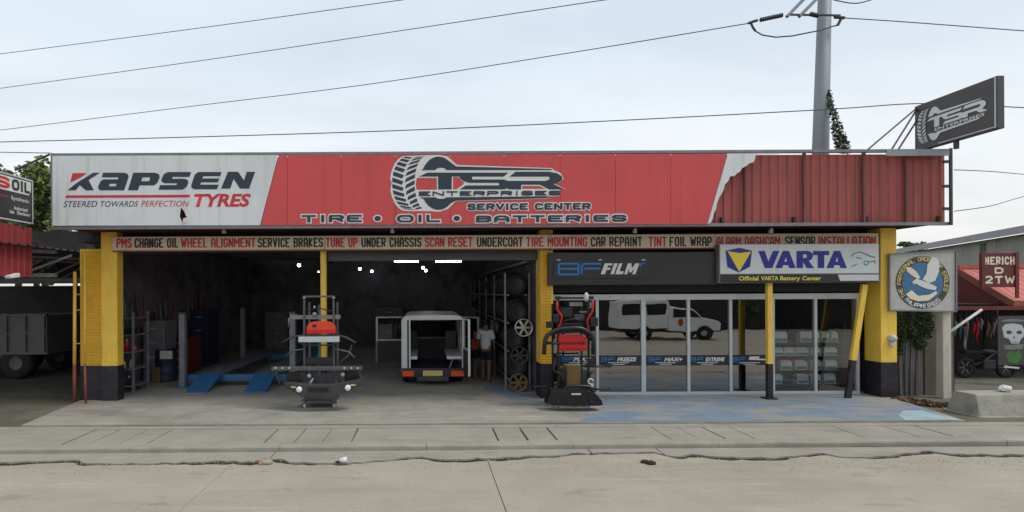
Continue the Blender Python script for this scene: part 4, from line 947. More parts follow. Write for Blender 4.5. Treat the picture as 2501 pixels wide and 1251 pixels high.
    for s in (1, -1): fc.ball(hd+Vector((s*.076,.005,-.005)), .026, 8, 6, (.35,.7,1.2))
    me = bpy.data.meshes.new('nose_and_ears'); me.from_pydata([tuple(v) for v in fc.v], [], fc.f); me.update()
    put_mesh(me, 'nose_and_ears', 'skin', body, rot, loc, k_)
    fe_ = MB()
    for s in (1, -1): fe_.ball(hd+Vector((s*.03,-.076,.02)), .009, 8, 6)
    fe_.box(hd+Vector((-.024,-.082,-.052)), hd+Vector((.024,-.074,-.045)))
    me = bpy.data.meshes.new('eyes_and_mouth'); me.from_pydata([tuple(v) for v in fe_.v], [], fe_.f); me.update()
    put_mesh(me, 'eyes_and_mouth', 'hair', body, rot, loc, k_)
    return body
g = G(1187, 933, Zf)
person((g.x, g.y, Zf+.003), R(160), 1.66, .03, (((.235,-.02,1.13),(.22,-.12,.92)), ((-.235,.02,1.13),(-.22,-.10,.93))), 'shirt_white',
       'person in white T-shirt and dark shorts standing beside the open van', .16)
g = G(1161, 930, Zf)
person((g.x, g.y+.25, Zf+.003), R(115), 1.60, .38, (((.22,-.16,1.18),(.14,-.34,1.02)), ((-.22,-.14,1.18),(-.14,-.32,1.0))), 'shirt_orange',
       'person in orange top leaning into the side of the white van', .10)

# ------------------------------------------------------------------ four-post lift in the first bay
XA, XB_ = P(447, 900, 14.0).x, P(718, 900, 14.1).x
lf = thing('four_post_lift', ((XA+XB_)/2, 16.2, Zf), 'four-post vehicle lift with grey posts, blue crossbeams and ramps in the left bay', 'vehicle lift')
for x in (XA, XB_):
    for y in (14.0, 18.6):
        p = MB().box((x-.075, y-.08, Zf), (x+.075, y+.08, 2.05)).build('post', 'lift_grey', lf, bevel=.015)
        MB().box((x-.17, y-.16, Zf), (x+.17, y+.16, Zf+.02)).build('foot_plate', 'lift_blue', p)
        MB().box((x-.10, y-.10, 2.052), (x+.10, y+.10, 2.09)).build('cap', 'steel_dark', p)
for y in (14.12, 18.62):
    MB().box((XA+.08, y, Zf+.12), (XB_-.08, y+.18, Zf+.30)).build('crossbeam', 'lift_blue', lf, bevel=.015)
for x0_, x1_ in ((-5.98, -5.40), (-4.52, -3.94)):
    MB().box((x0_, 14.05, Zf+.302), (x1_, 18.8, Zf+.36)).build('runway', 'lift_grey', lf, bevel=.01)
    MB().prism([(x0_+.02, 14.05, Zf+.36), (x0_+.02, 13.15, Zf+.03), (x0_+.02, 13.15, Zf+.005), (x0_+.02, 14.05, Zf+.28)], (x1_-x0_-.04, 0, 0)).build('ramp', 'lift_blue', lf)

# ------------------------------------------------------------------ wheeled display racks of bumpers
def ptube(pts, Y, r, dy=0.0): return MB().tube([P(a, b, Y)+Vector((0, dy, 0)) for a, b in pts], r, 10)
def rounded(pts, k=3):
    out = [pts[0]]
    for i in range(1, len(pts)-1):
        a, b, d = Vector(pts[i-1]), Vector(pts[i]), Vector(pts[i+1])
        p0, p1 = b+(a-b)*.3, b+(d-b)*.3
        for t in range(k+1):
            t /= k; out.append(tuple((1-t)**2*p0+2*t*(1-t)*b+t*t*p1))
    return out+[pts[-1]]
def rack_frame(name, Y, xl, xr, ytop, ybase, label, mframe, depth=.55):
    a, b = P(xl, 850, Y).x, P(xr, 850, Y).x; zt_ = P((xl+xr)/2, ytop, Y).z
    rk = thing(name, ((a+b)/2, Y+depth/2, Zf), label, 'display rack')
    for x in (a, b):
        MB().box((x-.02, Y, Zf+.1), (x+.02, Y+.04, zt_)).build('upright', mframe, rk)
        MB().box((x-.02, Y+.05, Zf+.1), (x+.02, Y+depth, Zf+.14)).build('base_rail', mframe, rk)
        MB().box((x-.02, Y+depth-.04, Zf+.142), (x+.02, Y+depth, zt_-.15)).build('upright', mframe, rk)
        for y in (Y+.02, Y+depth-.03):
            cs = MB().lathe((x-.018, y, Zf+.045), (1, 0, 0), [(0, .0), (0, .045), (.036, .045), (.036, .0)], 14).build('caster', 'meter_grey', rk)
            MB().box((x-.026, y-.02, Zf+.05), (x-.021, y+.02, Zf+.098)).box((x+.021, y-.02, Zf+.05), (x+.026, y+.02, Zf+.098)).build('caster_fork', 'steel_grey', cs)
    MB().box((a+.021, Y+.002, zt_-.04), (b-.021, Y+.038, zt_)).build('crossbar', mframe, rk)
    MB().box((a+.021, Y+.002, Zf+.1), (b-.021, Y+.038, Zf+.14)).build('crossbar', mframe, rk)
    return rk
Y1 = 11.35
r1 = rack_frame('bumper_rack', Y1, 743, 815, 722, 1000, 'grey wheeled rack of off-road bumpers with an orange-red box, before the slim yellow post', 'rack_grey')
def b1(mb, nm, m, **k): return mb.build(nm, m, r1, **k)
for x in (779, 824):
    p, q_ = P(x, 745, Y1+.6), P(x, 940, Y1+.6)
    b1(MB().box((p.x-.022, Y1+.6, Zf+.16), (p.x+.022, Y1+.64, p.z)), 'teal_upright', 'teal_paint')
b1(MB().box((P(708, 775, Y1).x, Y1+.05, P(760, 780, Y1).z), (P(830, 775, Y1).x, Y1+.1, P(760, 770, Y1).z)), 'shelf_bar', 'steel_grey')
for px in (743, 815):
    p = P(px, 728, Y1); b1(MB().ball(p+Vector((0, -.02, 0)), .035, 10, 7), 'end_knob', 'steel_grey', smooth=True)
p = P(768, 750, Y1); b1(MB().ball(p, .022, 10, 7), 'small_lamp', 'meter_grey', smooth=True)
p = P(768, 768, Y1); b1(MB().ball(p, .05, 10, 7), 'winch_drum', 'steel_grey', smooth=True)
rb = [(748,816),(749,798),(755,789),(765,786),(800,786),(812,790),(817,800),(817,816)]
q = b1(MB().prism([P(a, b, Y1-.06) for a, b in rb], (0, .22, 0)), 'skid_plate', 'rack_orange', bevel=.012)
a, b = P(749, 815, Y1-.07), P(816, 805, Y1-.07)
MB().box((a.x, Y1-.085, a.z), (b.x, Y1-.062, b.z)).build('skid_stripe', 'rack_red', q)
a, b = P(763, 799, Y1-.07), P(772, 793, Y1-.07)
MB().box((a.x, Y1-.07, a.z), (b.x, Y1-.0605, b.z)).build('skid_slot', 'black_gloss', q)
b1(ptube(rounded([(690,836),(722,819),(838,819),(870,837)]), Y1, .022, -.06), 'tube_bumper', 'steel_dark', smooth=True)
b1(ptube(rounded([(735,838),(746,843),(812,843),(826,838)]), Y1, .016, -.03), 'tube_bumper', 'steel_dark', smooth=True)
a, b = P(729, 836, Y1-.1), P(829, 822, Y1-.1)
b1(MB().box((a.x, Y1-.12, a.z), (b.x, Y1-.085, b.z)), 'silver_plate', 'aluminium', bevel=.008)
# upper steel bumper with small lamps
a, b = P(666, 904, Y1-.1), P(885, 894, Y1-.1)
ub = b1(MB().box((a.x, Y1-.22, a.z), (b.x, Y1-.06, b.z)), 'steel_bumper', 'rack_grey', bevel=.012)
for px in (673, 690, 707, 841, 858, 874):
    p = P(px, 899, Y1-.22); MB().lathe((p.x, Y1-.222, p.z), (0, -1, 0), [(0, .022), (.008, .022), (.008, 0)], 10).build('bolt_lamp', 'meter_grey', ub)
b1(ptube([(742,894),(742,940)], Y1, .025, -.12), 'bull_bar_upright', 'grey_bumper', smooth=True)
b1(ptube([(832,894),(832,940)], Y1, .025, -.12), 'bull_bar_upright', 'grey_bumper', smooth=True)
b1(ptube([(757,940),(768,922)], Y1, .02, -.12), 'bull_bar_strut', 'meter_grey', smooth=True)
b1(ptube(rounded([(690,940),(676,905),(742,896)]), Y1, .02, -.14), 'bull_bar_side', 'grey_bumper', smooth=True)
b1(ptube(rounded([(884,932),(880,903),(832,896)]), Y1, .02, -.14), 'bull_bar_side', 'grey_bumper', smooth=True)
for px, py_ in ((755,918),(837,915)):
    p = P(px, py_, Y1-.15); b1(MB().lathe(p, (0, -1, 0), [(-.06, .0), (-.06, .03), (0, .042), (.012, .038), (.014, 0)], 14), 'spot_lamp', 'meter_grey', smooth=True)
# lower steel bumper: swept wings, skirt, fog lamps
def swept_bumper(Y, top, bot, sweep, th, nm, m, rk):
    n = len(top); V = []
    for (a, b), (a2, b2) in zip(top, bot):
        x = P(a, b, Y).x; t = (x-P(top[n//2][0], b, Y).x); d = sweep*t*t
        V += [P(a, b, Y)+Vector((0, d, 0)), P(a2, b2, Y)+Vector((0, d+.03, 0)), P(a2, b2, Y)+Vector((0, d+th, 0)), P(a, b, Y)+Vector((0, d+th, 0))]
    fs = [(4*i+j, 4*i+(j+1) % 4, 4*(i+1)+(j+1) % 4, 4*(i+1)+j) for i in range(n-1) for j in range(4)]+[(0, 1, 2, 3), (4*n-4, 4*n-1, 4*n-2, 4*n-3)]
    return MB().add(V, fs).build(nm, m, rk, bevel=.012)
lb = swept_bumper(Y1-.42, [(686,938),(705,938),(728,939),(752,941),(775,941),(800,941),(822,939),(850,934),(868,931),(888,925)], [(690,953),(706,958),(724,966),(738,972),(775,973),(814,972),(826,966),(848,958),(866,951),(883,944)], .20, .2, 'steel_bumper', 'grey_bumper', r1)
for px, py_ in ((729,953),(849,948)):
    p = P(px, py_, Y1-.42); x = p.x-P(800, 940, Y1-.42).x
    MB().lathe((p.x, Y1-.43+.2*x*x, p.z), (0, -1, 0), [(-.02, .06), (.012, .06), (.02, .05), (.026, .0)], 16).build('fog_lamp', 'lamp_clear', lb, smooth=True)
for px, py_ in ((714,948),(861,942)):
    p = P(px, py_, Y1-.42); x = p.x-P(800, 940, Y1-.42).x
    MB().box((p.x-.05, Y1-.44+.2*x*x, p.z-.012), (p.x+.05, Y1-.38+.2*x*x, p.z+.012)).build('indicator', 'plate_yellow', lb)
a, b = P(752, 956, Y1-.43), P(800, 948, Y1-.43)
MB().box((a.x, Y1-.44, a.z), (b.x, Y1-.405, b.z)).build('winch_slot', 'black_gloss', lb)

for (x0_, y0_, x1_, y1_), mm in (((700,938,738,908),'black_gloss'), ((842,934,878,906),'black_gloss'), ((760,938,815,912),'grey_bumper'), ((748,892,812,872),'black_gloss')):
    a, b = P(x0_, y0_, Y1), P(x1_, y1_, Y1)
    b1(MB().box((a.x, Y1-.02, a.z), (b.x, Y1-.003, b.z)), 'mesh_panel', mm, bevel=.006)
b1(ptube(rounded([(700,868),(716,856),(745,852)]), Y1, .018, -.05), 'side_bar', 'rack_grey', smooth=True)
b1(ptube(rounded([(868,874),(852,858),(815,852)]), Y1, .018, -.05), 'side_bar', 'rack_grey', smooth=True)
b1(ptube(rounded([(829,885),(852,868),(860,842)]), Y1, .014, -.02), 'side_bar', 'rack_grey', smooth=True)
b1(ptube([(704,777),(704,800)], Y1, .02, .05), 'hook_bar', 'rack_grey', smooth=True)
b1(ptube(rounded([(743,760),(779,752),(815,762)]), Y1, .012, -.02), 'cable_loop', 'rubber', smooth=True)
a, b = P(735, 990, Y1), P(816, 980, Y1)
b1(MB().box((a.x, Y1+.06, Zf+.142), (b.x, Y1+.5, Zf+.155)), 'base_tray', 'rack_grey')

Y2 = 11.3
r2 = rack_frame('bull_bar_rack', Y2, 1364, 1438, 726, 1000, 'black wheeled rack of bull bars with red S-shaped tubes, beside the glass shop', 'black_gloss')
def b2(mb, nm, m, **k): return mb.build(nm, m, r2, **k)
b2(ptube(rounded([(1359,733),(1359,757),(1371,772),(1367,790),(1361,802),(1367,828)]), Y2, .022, -.05), 'red_tube', 'rack_red', smooth=True)
b2(ptube(rounded([(1446,733),(1446,760),(1432,781),(1436,802),(1431,826)]), Y2, .022, -.05), 'red_tube', 'rack_red', smooth=True)
for px in (1363, 1443):
    p = P(px, 728, Y2-.05); b2(MB().box((p.x-.06, Y2-.09, p.z-.03), (p.x+.06, Y2-.01, p.z+.04)), 'tube_cap', 'black_gloss', bevel=.02)
p = P(1432, 726, Y2-.05); b2(MB().lathe(p+Vector((0, 0, -.09)), (0, 0, 1), [(0, 0), (0, .03), (.06, .055), (.13, .05), (.19, .02), (.19, 0)], 14), 'spot_lamp', 'meter_grey', smooth=True)
for (a, b), (c_, d), nm in (((1390,748),(1422,738),'silver_bar'), ((1414,764),(1434,760),'silver_bar'), ((1433,753),(1446,738),'silver_bar')):
    p, q_ = P(a, b, Y2+.1), P(c_, d, Y2+.1); b2(MB().box((p.x, Y2+.06, p.z), (q_.x, Y2+.1, q_.z)), nm, 'steel_grey', bevel=.006)
for cx_, cy_, w_, h_ in ((1342,793,8,8),(1357,777,8,10),(1450,786,9,11)):
    a, b = P(cx_-w_, cy_+h_, Y2-.08), P(cx_+w_, cy_-h_, Y2-.08)
    b2(MB().box((a.x, Y2-.14, a.z), (b.x, Y2-.04, b.z)), 'lamp_block', 'black_gloss', bevel=.02)
b2(ptube(rounded([(1324,864),(1328,820),(1358,802),(1413,799),(1444,818),(1443,864)]), Y2, .045, -.16), 'bull_bar', 'black_gloss', smooth=True)
b2(ptube([(1332,836),(1365,837)], Y2, .032, -.14), 'bull_bar_rail', 'black_gloss', smooth=True)
b2(ptube(rounded([(1352,812),(1420,808),(1440,830)]), Y2, .028, -.10), 'bull_bar_rail', 'black_gloss', smooth=True)
sp = b2(MB().prism([P(a, b, Y2-.12) for a, b in [(1368,818),(1418,817),(1433,827),(1434,857),(1366,859),(1364,828)]], (0, .1, 0)), 'skid_plate', 'rack_red', bevel=.01)
for i in range(8):
    p = P(1376+i*7, 838.5, Y2-.125); MB().box((p.x-.016, Y2-.13, p.z-.028), (p.x+.016, Y2-.121, p.z+.028)).build('skid_slot', 'black_gloss', sp)
a, b = P(1366, 850, Y2-.13), P(1434, 846, Y2-.13); MB().box((a.x, Y2-.16, a.z), (b.x, Y2-.122, b.z)).build('skid_lip', 'rack_red', sp)
for pts, r_ in (([(1429,897),(1497,897)], .022), ([(1448,953),(1494,953)], .02), ([(1303,946),(1352,946)], .02)):
    b2(ptube(pts, Y2, r_, .1), 'hanging_bar', 'black_gloss', smooth=True)
b2(ptube(rounded([(1355,875),(1350,905),(1372,915),(1372,935)]), Y2, .022, -.04), 'side_tube', 'black_gloss', smooth=True)
b2(ptube(rounded([(1449,905),(1440,912),(1436,930)]), Y2, .022, -.04), 'side_tube', 'black_gloss', smooth=True)
for (x0_, y0_, x1_, y1_), mm in (((1372,800,1428,790),'black_gloss'), ((1370,775,1400,752),'black_gloss'), ((1405,782,1430,768),'grey_bumper'), ((1368,952,1386,900),'black_gloss'), ((1425,952,1440,905),'grey_bumper')):
    a, b = P(x0_, y0_, Y2), P(x1_, y1_, Y2)
    b2(MB().box((a.x, Y2+.05, a.z), (b.x, Y2+.12, b.z)), 'spare_block', mm, bevel=.012)
b2(ptube(rounded([(1372,786),(1400,778),(1428,786)]), Y2, .02, .0), 'hoop', 'black_gloss', smooth=True)
b2(ptube(rounded([(1368,955),(1375,938),(1432,938),(1442,958)]), Y2, .032, -.25), 'bumper_hoop', 'black_gloss', smooth=True)
lb2 = swept_bumper(Y2-.45, [(1350,958),(1366,955),(1385,955),(1402,955),(1420,955),(1440,956),(1458,964),(1473,981)], [(1338,990),(1358,993),(1380,993),(1402,993),(1424,993),(1446,993),(1462,993),(1477,992)], .28, .3, 'plastic_bumper', 'black_gloss', r2)
for px in (1366, 1447):
    p = P(px, 978, Y2-.45); x = p.x-P(1420, 955, Y2-.45).x; MB().lathe((p.x, Y2-.445+.28*x*x, p.z), (0, -1, 0), [(-.02, .055), (.02, .055), (.012, .04), (-.01, .0)], 14).build('fog_recess', 'rubber', lb2, smooth=True)
a, b = P(1396, 965, Y2-.47), P(1419, 961, Y2-.47); MB().box((a.x, Y2-.47, a.z), (b.x, Y2-.452, b.z)).build('badge', 'meter_grey', lb2)
a, b = P(1387, 935, Y2), P(1423, 895, Y2)
cb = thing('cardboard_box', ((a.x+b.x)/2, Y2+.25, a.z), 'brown cardboard box standing inside the black bull bar rack', 'box')
MB().box((a.x, Y2+.1, Zf+.16), (b.x, Y2+.4, b.z)).build('carton', 'cardboard', cb, bevel=.006)
MB().box((a.x-.004, Y2+.235, b.z+.001), (b.x+.004, Y2+.265, b.z+.004)).build('tape', 'paper', cb)
p = P(1440, 931, Y2)
sh_ = thing('tow_hook', (p.x, Y2-.05, p.z-.05), 'pale metal tow shackle hung low on the black rack', 'tow hook')
MB().tube([p+Vector((.05*math.cos(t*.5), -.06, .055*math.sin(t*.5))) for t in range(0, 11)], .02, 8).build('ring', 'meter_grey', sh_, smooth=True)
MB().box((p.x+.0, Y2-.09, p.z-.11), (p.x+.06, Y2-.03, p.z-.04)).build('shank', 'meter_grey', sh_, bevel=.01)

# ------------------------------------------------------------------ stock inside the bays
def tyre_mesh(parent, p, axis, r=.32, w=.2):
    pr = [(-w/2+.02, r*.60), (-w/2, r*.75), (-w/2+.01, r*.92), (-w/2+.04, r), (w/2-.04, r), (w/2-.01, r*.92), (w/2, r*.75), (w/2-.02, r*.60), (-w/2+.02, r*.60)]
    return MB().lathe(p, axis, pr, 22)
tr_ = thing('tyre_rack', (2.3, 17.5, Zf), 'long dark steel tyre rack along the right wall of the second bay', 'rack')
for y in (13.3, 15.4, 17.5, 19.6, 21.7, 23.6):
    for x in (1.98, 2.58):
        MB().box((x-.02, y-.02, Zf), (x+.02, y+.02, 3.05)).build('upright', 'steel_grey', tr_)
tiers = (.42, 1.12, 1.82, 2.52)
for z in tiers:
    for x in (2.06, 2.5):
        MB().box((x-.02, 13.3, z-.04), (x+.02, 23.6, z)).build('rail', 'steel_grey', tr_)
base = None; n_t = 0; rt = random.Random(11)
for ti, z in enumerate(tiers):
    y = 13.55; kt = 0
    while y < 23.3:
        if rt.random() > .08:
            kt += 1; lbl = 'black tyre on the %s tier of the long rack, %s from the bay front' % (('lowest', 'second', 'third', 'topmost')[ti], ORD[kt-1])
            if base is None:
                base = thing('tyre', (2.28, y, z), lbl, 'tyre', 'tyres on the long rack')
                t0 = tyre_mesh(base, (2.28, y, z+.285), (0, 1, 0)).build('casing', 'rubber', base, smooth=True)
                MB().lathe((2.28, y, z+.285), (0, 1, 0), [(-.075, .192), (-.07, .16), (-.02, .05), (-.02, 0)], 16).build('inner_rim', 'steel_dark', base)
                o = base
            else:
                o = copy_tree(base, (2.28+rt.uniform(-.05, .05), y, z), None, lbl); f_ = rt.uniform(.8, 1.04); o.scale = (f_, f_, f_); o.rotation_euler = (0, 0, rt.uniform(-.12, .12))
            n_t += 1
        y += rt.choice((.23, .24, .26, .34, .5))
for i, (x, Y, py_, ax, m) in enumerate(((2.40, 13.12, 800, (0, -1, 0), 'rim_silver'), (2.30, 13.14, 868, (0, -1, 0), 'steel_dark'), (1.90, 14.9, 800, (-1, 0, 0), 'rim_silver'), (2.26, 13.1, 934, (0, -1, 0), 'cardboard'), (1.90, 15.9, 866, (-1, 0, 0), 'rim_silver'))):
    z = P(1260, py_, Y).z; d_ = Vector(ax); s2 = Vector((d_.y, -d_.x, 0))
    lbl = ('shiny silver wheel rim hung on the rack nearest the yellow column', 'dark wheel rim below the shiny one beside the yellow column', 'silver wheel rim high on the rack, deeper in the bay', 'brownish wheel rim low beside the column base', 'silver wheel rim deepest in the bay')[i]
    wr = thing('wheel_rim', (x, Y, z-.22), lbl, 'wheel rim', 'wheel rims hung on the tyre rack')
    c0 = Vector((x, Y, z))
    MB().lathe(c0, d_, [(-.09, .20), (.06, .205), (.07, .225), (.085, .225), (.085, .20), (.0, .185), (-.05, .17)], 22).build('barrel', m, wr, smooth=True)
    for k in range(6):
        a_ = k*math.pi/3; e_ = s2*math.cos(a_)+Vector((0, 0, math.sin(a_)))
        MB().beam(c0+d_*.05+e_*.03, c0+d_*.04+e_*.19, .05, .02, tuple(d_)).build('spoke', m, wr)
    MB().cyl(c0+d_*.02, c0+d_*.07, .045, n=12).build('hub', m, wr)
# goods shelf by the left column
gs = thing('goods_shelf', (-7.5, 13.3, Zf), 'grey steel shelf of oil bottles and boxes beside the left yellow column', 'shelf')
xg = P(362, 900, 13.9).x
for x in (-7.9, xg):
    for y in (13.2, 13.9): MB().box((x-.025, y-.025, Zf), (x+.025, y+.025, 2.12)).build('upright', 'lift_grey' if x == xg else 'steel_grey', gs)
col_ = ['rack_red', 'drum_blue', 'green_label', 'plate_yellow', 'paper', 'rack_orange', 'black_gloss', 'teal_paint', 'cardboard']
rs = random.Random(5)
nb = 0
for si, z in enumerate((.30, .72, 1.14, 1.56, 1.98)):
    MB().box((-7.92, 13.16, z-.03), (xg+.03, 13.94, z)).build('shelf_board', 'steel_grey', gs)
    if si == 4: continue
    x = -7.82; k = 0
    while x < xg-.08:
        w_ = rs.choice((.08, .10, .12, .18)); h_ = rs.uniform(.16, .33); k += 1
        m = rs.choice(col_)
        cn = {'rack_red':'red','drum_blue':'dark blue','green_label':'green','plate_yellow':'tan','paper':'white','rack_orange':'orange','black_gloss':'black','teal_paint':'teal','cardboard':'brown'}[m]
        tier = ('bottom', 'second', 'third', 'upper')[si]; nth = ('first','second','third','fourth','fifth','sixth','seventh','eighth','ninth','tenth','eleventh','twelfth')[k-1]
        if w_ > .15:
            o = MB().box((x, 13.22, z+.001), (x+w_, 13.5, z+h_)).build('goods_box', m, bevel=.006, label='%s box, %s item from the left on the %s shelf by the left column' % (cn, nth, tier), cat='box', group='goods on the left shelf')
        else:
            o = thing('oil_bottle', (x+w_/2, 13.3, z), '%s bottle, %s item from the left on the %s shelf by the left column' % (cn, nth, tier), 'bottle', 'goods on the left shelf')
            MB().lathe((x+w_/2, 13.3, z+.001), (0, 0, 1), [(0, 0), (0, w_*.45), (h_*.65, w_*.45), (h_*.85, w_*.2), (h_*.86, w_*.2)], 12).build('bottle_body', m, o, smooth=True)
            MB().cyl((x+w_/2, 13.3, z+h_*.861), (x+w_/2, 13.3, z+h_), w_*.24, n=10).build('cap', rs.choice(('rack_red', 'black_gloss', 'paper')), o)
        x += w_+rs.uniform(.02, .09)
# oil drum with a sheet of paper
g = G(405, 930, Zf)
dm = thing('oil_drum', (g.x, g.y, Zf), 'dark blue steel drum with white paper taped to it, left bay', 'drum')
pr = [(0, 0), (0, .27), (.02, .29)]+[(h, .28+(.012 if abs(h-.3) < .02 or abs(h-.6) < .02 else 0)) for h in (.05, .28, .3, .32, .58, .6, .62, .85)]+[(.88, .29), (.9, .27), (.88, .25), (.88, 0)]
MB().lathe((g.x, g.y, Zf), (0, 0, 1), pr, 24).build('drum_shell', 'drum_blue', dm, smooth=True)
a, b = P(391, 877, g.y-.3), P(421, 857, g.y-.3)
MB().box((a.x, g.y-.31, a.z), (b.x, g.y-.295, b.z)).build('paper_sheet', 'paper', dm)
g = G(380, 935, Zf)
o = thing('brown_jerrycan', (g.x, g.y+.1, Zf), 'brown jerrycan on the floor beside the blue drum', 'jerrycan')
MB().box((g.x-.13, g.y, Zf), (g.x+.10, g.y+.2, Zf+.42)).build('can_body', 'cardboard', o, bevel=.03)
MB().tube([(g.x-.08, g.y+.1, Zf+.42), (g.x-.06, g.y+.1, Zf+.49), (g.x+.03, g.y+.1, Zf+.49), (g.x+.05, g.y+.1, Zf+.42)], .014, 6).build('handle', 'cardboard', o)
# things along the left and back walls of the bays
cols = ['steel_grey', 'drum_blue', 'cardboard', 'teal_paint', 'maroon_paint', 'rack_orange', 'lift_grey']
for i, (x, y, w_, d_, h_, m) in enumerate(((-7.6, 15.2, .6, .7, 1.7, 'steel_grey'), (-7.55, 16.6, .7, .9, 1.1, 'maroon_paint'), (-7.6, 18.3, .6, 1.0, 1.9, 'drum_blue'), (-6.6, 23.7, 1.0, .5, 1.6, 'steel_grey'), (-4.9, 23.8, .9, .5, 1.2, 'teal_paint'), (-1.6, 23.7, 1.2, .6, 1.8, 'black_gloss'), (.2, 23.8, .8, .5, 1.1, 'maroon_paint'))):
    lb_ = ('grey tool cabinet against the left wall behind the goods shelf', 'maroon tool chest at the left wall', 'dark blue cabinet far back on the left wall', 'grey cabinet in the far left corner', 'teal tool cabinet at the back wall', 'wide black cabinet at the back wall behind the van', 'low maroon chest at the back wall, hidden behind the van')[i]
    o = thing('tool_cabinet', (x, y, Zf), lb_, 'cabinet', 'cabinets around the bay walls')
    MB().box((x-w_/2, y-d_/2, Zf), (x+w_/2, y+d_/2, Zf+h_)).build('carcass', m, o, bevel=.01)
    for k in range(4):
        z = Zf+.08+k*(h_-.1)/4
        dr = MB().box((x-w_/2+.03, y-d_/2-.015, z), (x+w_/2-.03, y-d_/2-.001, z+(h_-.1)/4-.03)).build('drawer', m, o)
        MB().box((x-.1, y-d_/2-.035, z+(h_-.1)/8), (x+.1, y-d_/2-.016, z+(h_-.1)/8+.02)).build('handle', 'meter_grey', dr)
for i in range(9):
    y = 13.6+i*.62; z = 2.05+.25*((i*7) % 3); w_ = .12+.05*(i % 3)
    MB().tube([(-7.96, y-w_, z), (-7.93, y-w_*.8, z-.5), (-7.93, y, z-.72-.1*(i % 4)), (-7.93, y+w_*.8, z-.5), (-7.96, y+w_, z)], .025, 6).build('hanging_belt', ('rubber', 'steel_grey', 'maroon_wood')[i % 3], base=(-7.95, y, z), label='looped %s on the left bay wall, %s from the front' % (('black drive belt', 'grey hose', 'brown hose')[i % 3], ('first', 'second', 'third', 'fourth', 'fifth', 'sixth', 'seventh', 'eighth', 'ninth')[i]), cat='belt', group='belts and hoses on the left wall')
# tall banner poles by the partition top rail
MB().box((2.5, 13.2, 3.3), (2.56, 23.9, 3.36)).build('wall_rail', 'steel_grey', bld)

# ------------------------------------------------------------------ left neighbour: oil sign, red sheet, open shed, dump truck
XS = -8.52
ys0, ys1 = 8.9, XS*F/(82-CX)
osn = thing('oil_sign', (XS, (ys0+ys1)/2, 4.0), 'black roadside sign with red and black SOIL lettering, cut by the left picture edge', 'sign')
zs0, zs1 = P(82, 548, ys1).z, P(82, 441, ys1).z
MB().box((XS-.10, ys0, zs0), (XS-.002, ys1, zs1)).build('sign_box', 'sign_black', osn)
fo = Frame((XS, ys1, zs0), (0, 1, 0)); hS = zs1-zs0
sL = ys1-ys0
for z_ in (0.0, hS-.03): shape([[(-sL, z_), (0, z_), (0, z_+.03), (-sL, z_+.03)]], fo, 'aluminium', osn, w=.003, name='edge_trim')
shape([[(-.03, .03), (0, .03), (0, hS-.03), (-.03, hS-.03)]], fo, 'aluminium', osn, w=.003, name='edge_trim')
u = lambda px: (lambda Yq: Yq-ys1)(XS*F/(px-CX))
v_ = lambda f_: hS*f_
shape([[(-1.7, v_(.63)), (-.13, v_(.63)), (-.07, v_(.72)), (-.06, v_(.94)), (-1.7, v_(.94))]], fo, 'print_white', osn, w=.004, name='lettering_panel')
for ch, a, b, m in (('M', -1.55, -1.25, 'rack_red'), ('S', -1.05, -.66, 'rack_red'), ('O', -.60, -.40, 'print_black'), ('I', -.36, -.30, 'print_black'), ('L', -.26, -.10, 'print_black')):
    block(ch, fo, (a, v_(.67), b, v_(.91)), .055, m, osn, w=.008)
text('Synthetic', fo, (-.62, v_(.43), -.12, v_(.54)), 'print_white', osn, bold=.01, w=.004)
shape([[(-.95, v_(.49)), (-.68, v_(.49)), (-.68, v_(.51)), (-.95, v_(.51))]], fo, 'rack_red', osn, w=.004)
text('Authorized', fo, (-.55, v_(.25), -.17, v_(.33)), 'print_white', osn, bold=.02, w=.004)
text('Sub', fo, (-.66, v_(.155), -.54, v_(.23)), 'print_white', osn, bold=.02, w=.004); text('Distributor', fo, (-.46, v_(.155), -.09, v_(.23)), 'print_white', osn, bold=.02, w=.004)
for y in (ys0+.3, ys1-.25): MB().box((XS-.08, y, zs0-.12), (XS-.03, y+.05, zs0-.002)).build('post', 'steel_dark', osn)
rs_ = thing('red_sheet_panel', (XS-.06, 10.2, 2.93), 'red corrugated metal end panel below the black oil sign', 'metal panel')
z0_, z1_ = P(82, 676, ys1).z, P(82, 556, ys1).z
MB().sheet((XS-.05, ys0-.2, z0_), (0, 1, 0), (0, 0, 1), ys1-ys0+.21, z1_-z0_, .17, .02, (1, 0, 0)).build('corrugated_sheet', 'sheet_red_left', rs_)
MB().box((XS-.11, ys0-.2, z1_-.05), (XS-.055, ys1, z1_)).box((XS-.11, ys0-.2, z0_), (XS-.055, ys1, z0_+.05)).build('frame', 'steel_dark', rs_)
p = P(62, 672, 10.9)
cl = thing('floodlight', (XS+.05, 10.9, p.z), 'white floodlight at the foot of the red metal panel', 'lamp')
MB().prism([(XS-.02, 10.78, p.z-.02), (XS-.02, 11.05, p.z+.05), (XS-.02, 11.05, p.z-.04), (XS-.02, 10.80, p.z-.07)], (.12, 0, 0)).build('lamp_head', 'litter_white', cl, bevel=.01)
MB().box((XS-.03, 11.05, p.z-.02), (XS+.02, 11.12, p.z+.02)).build('bracket', 'meter_grey', cl)
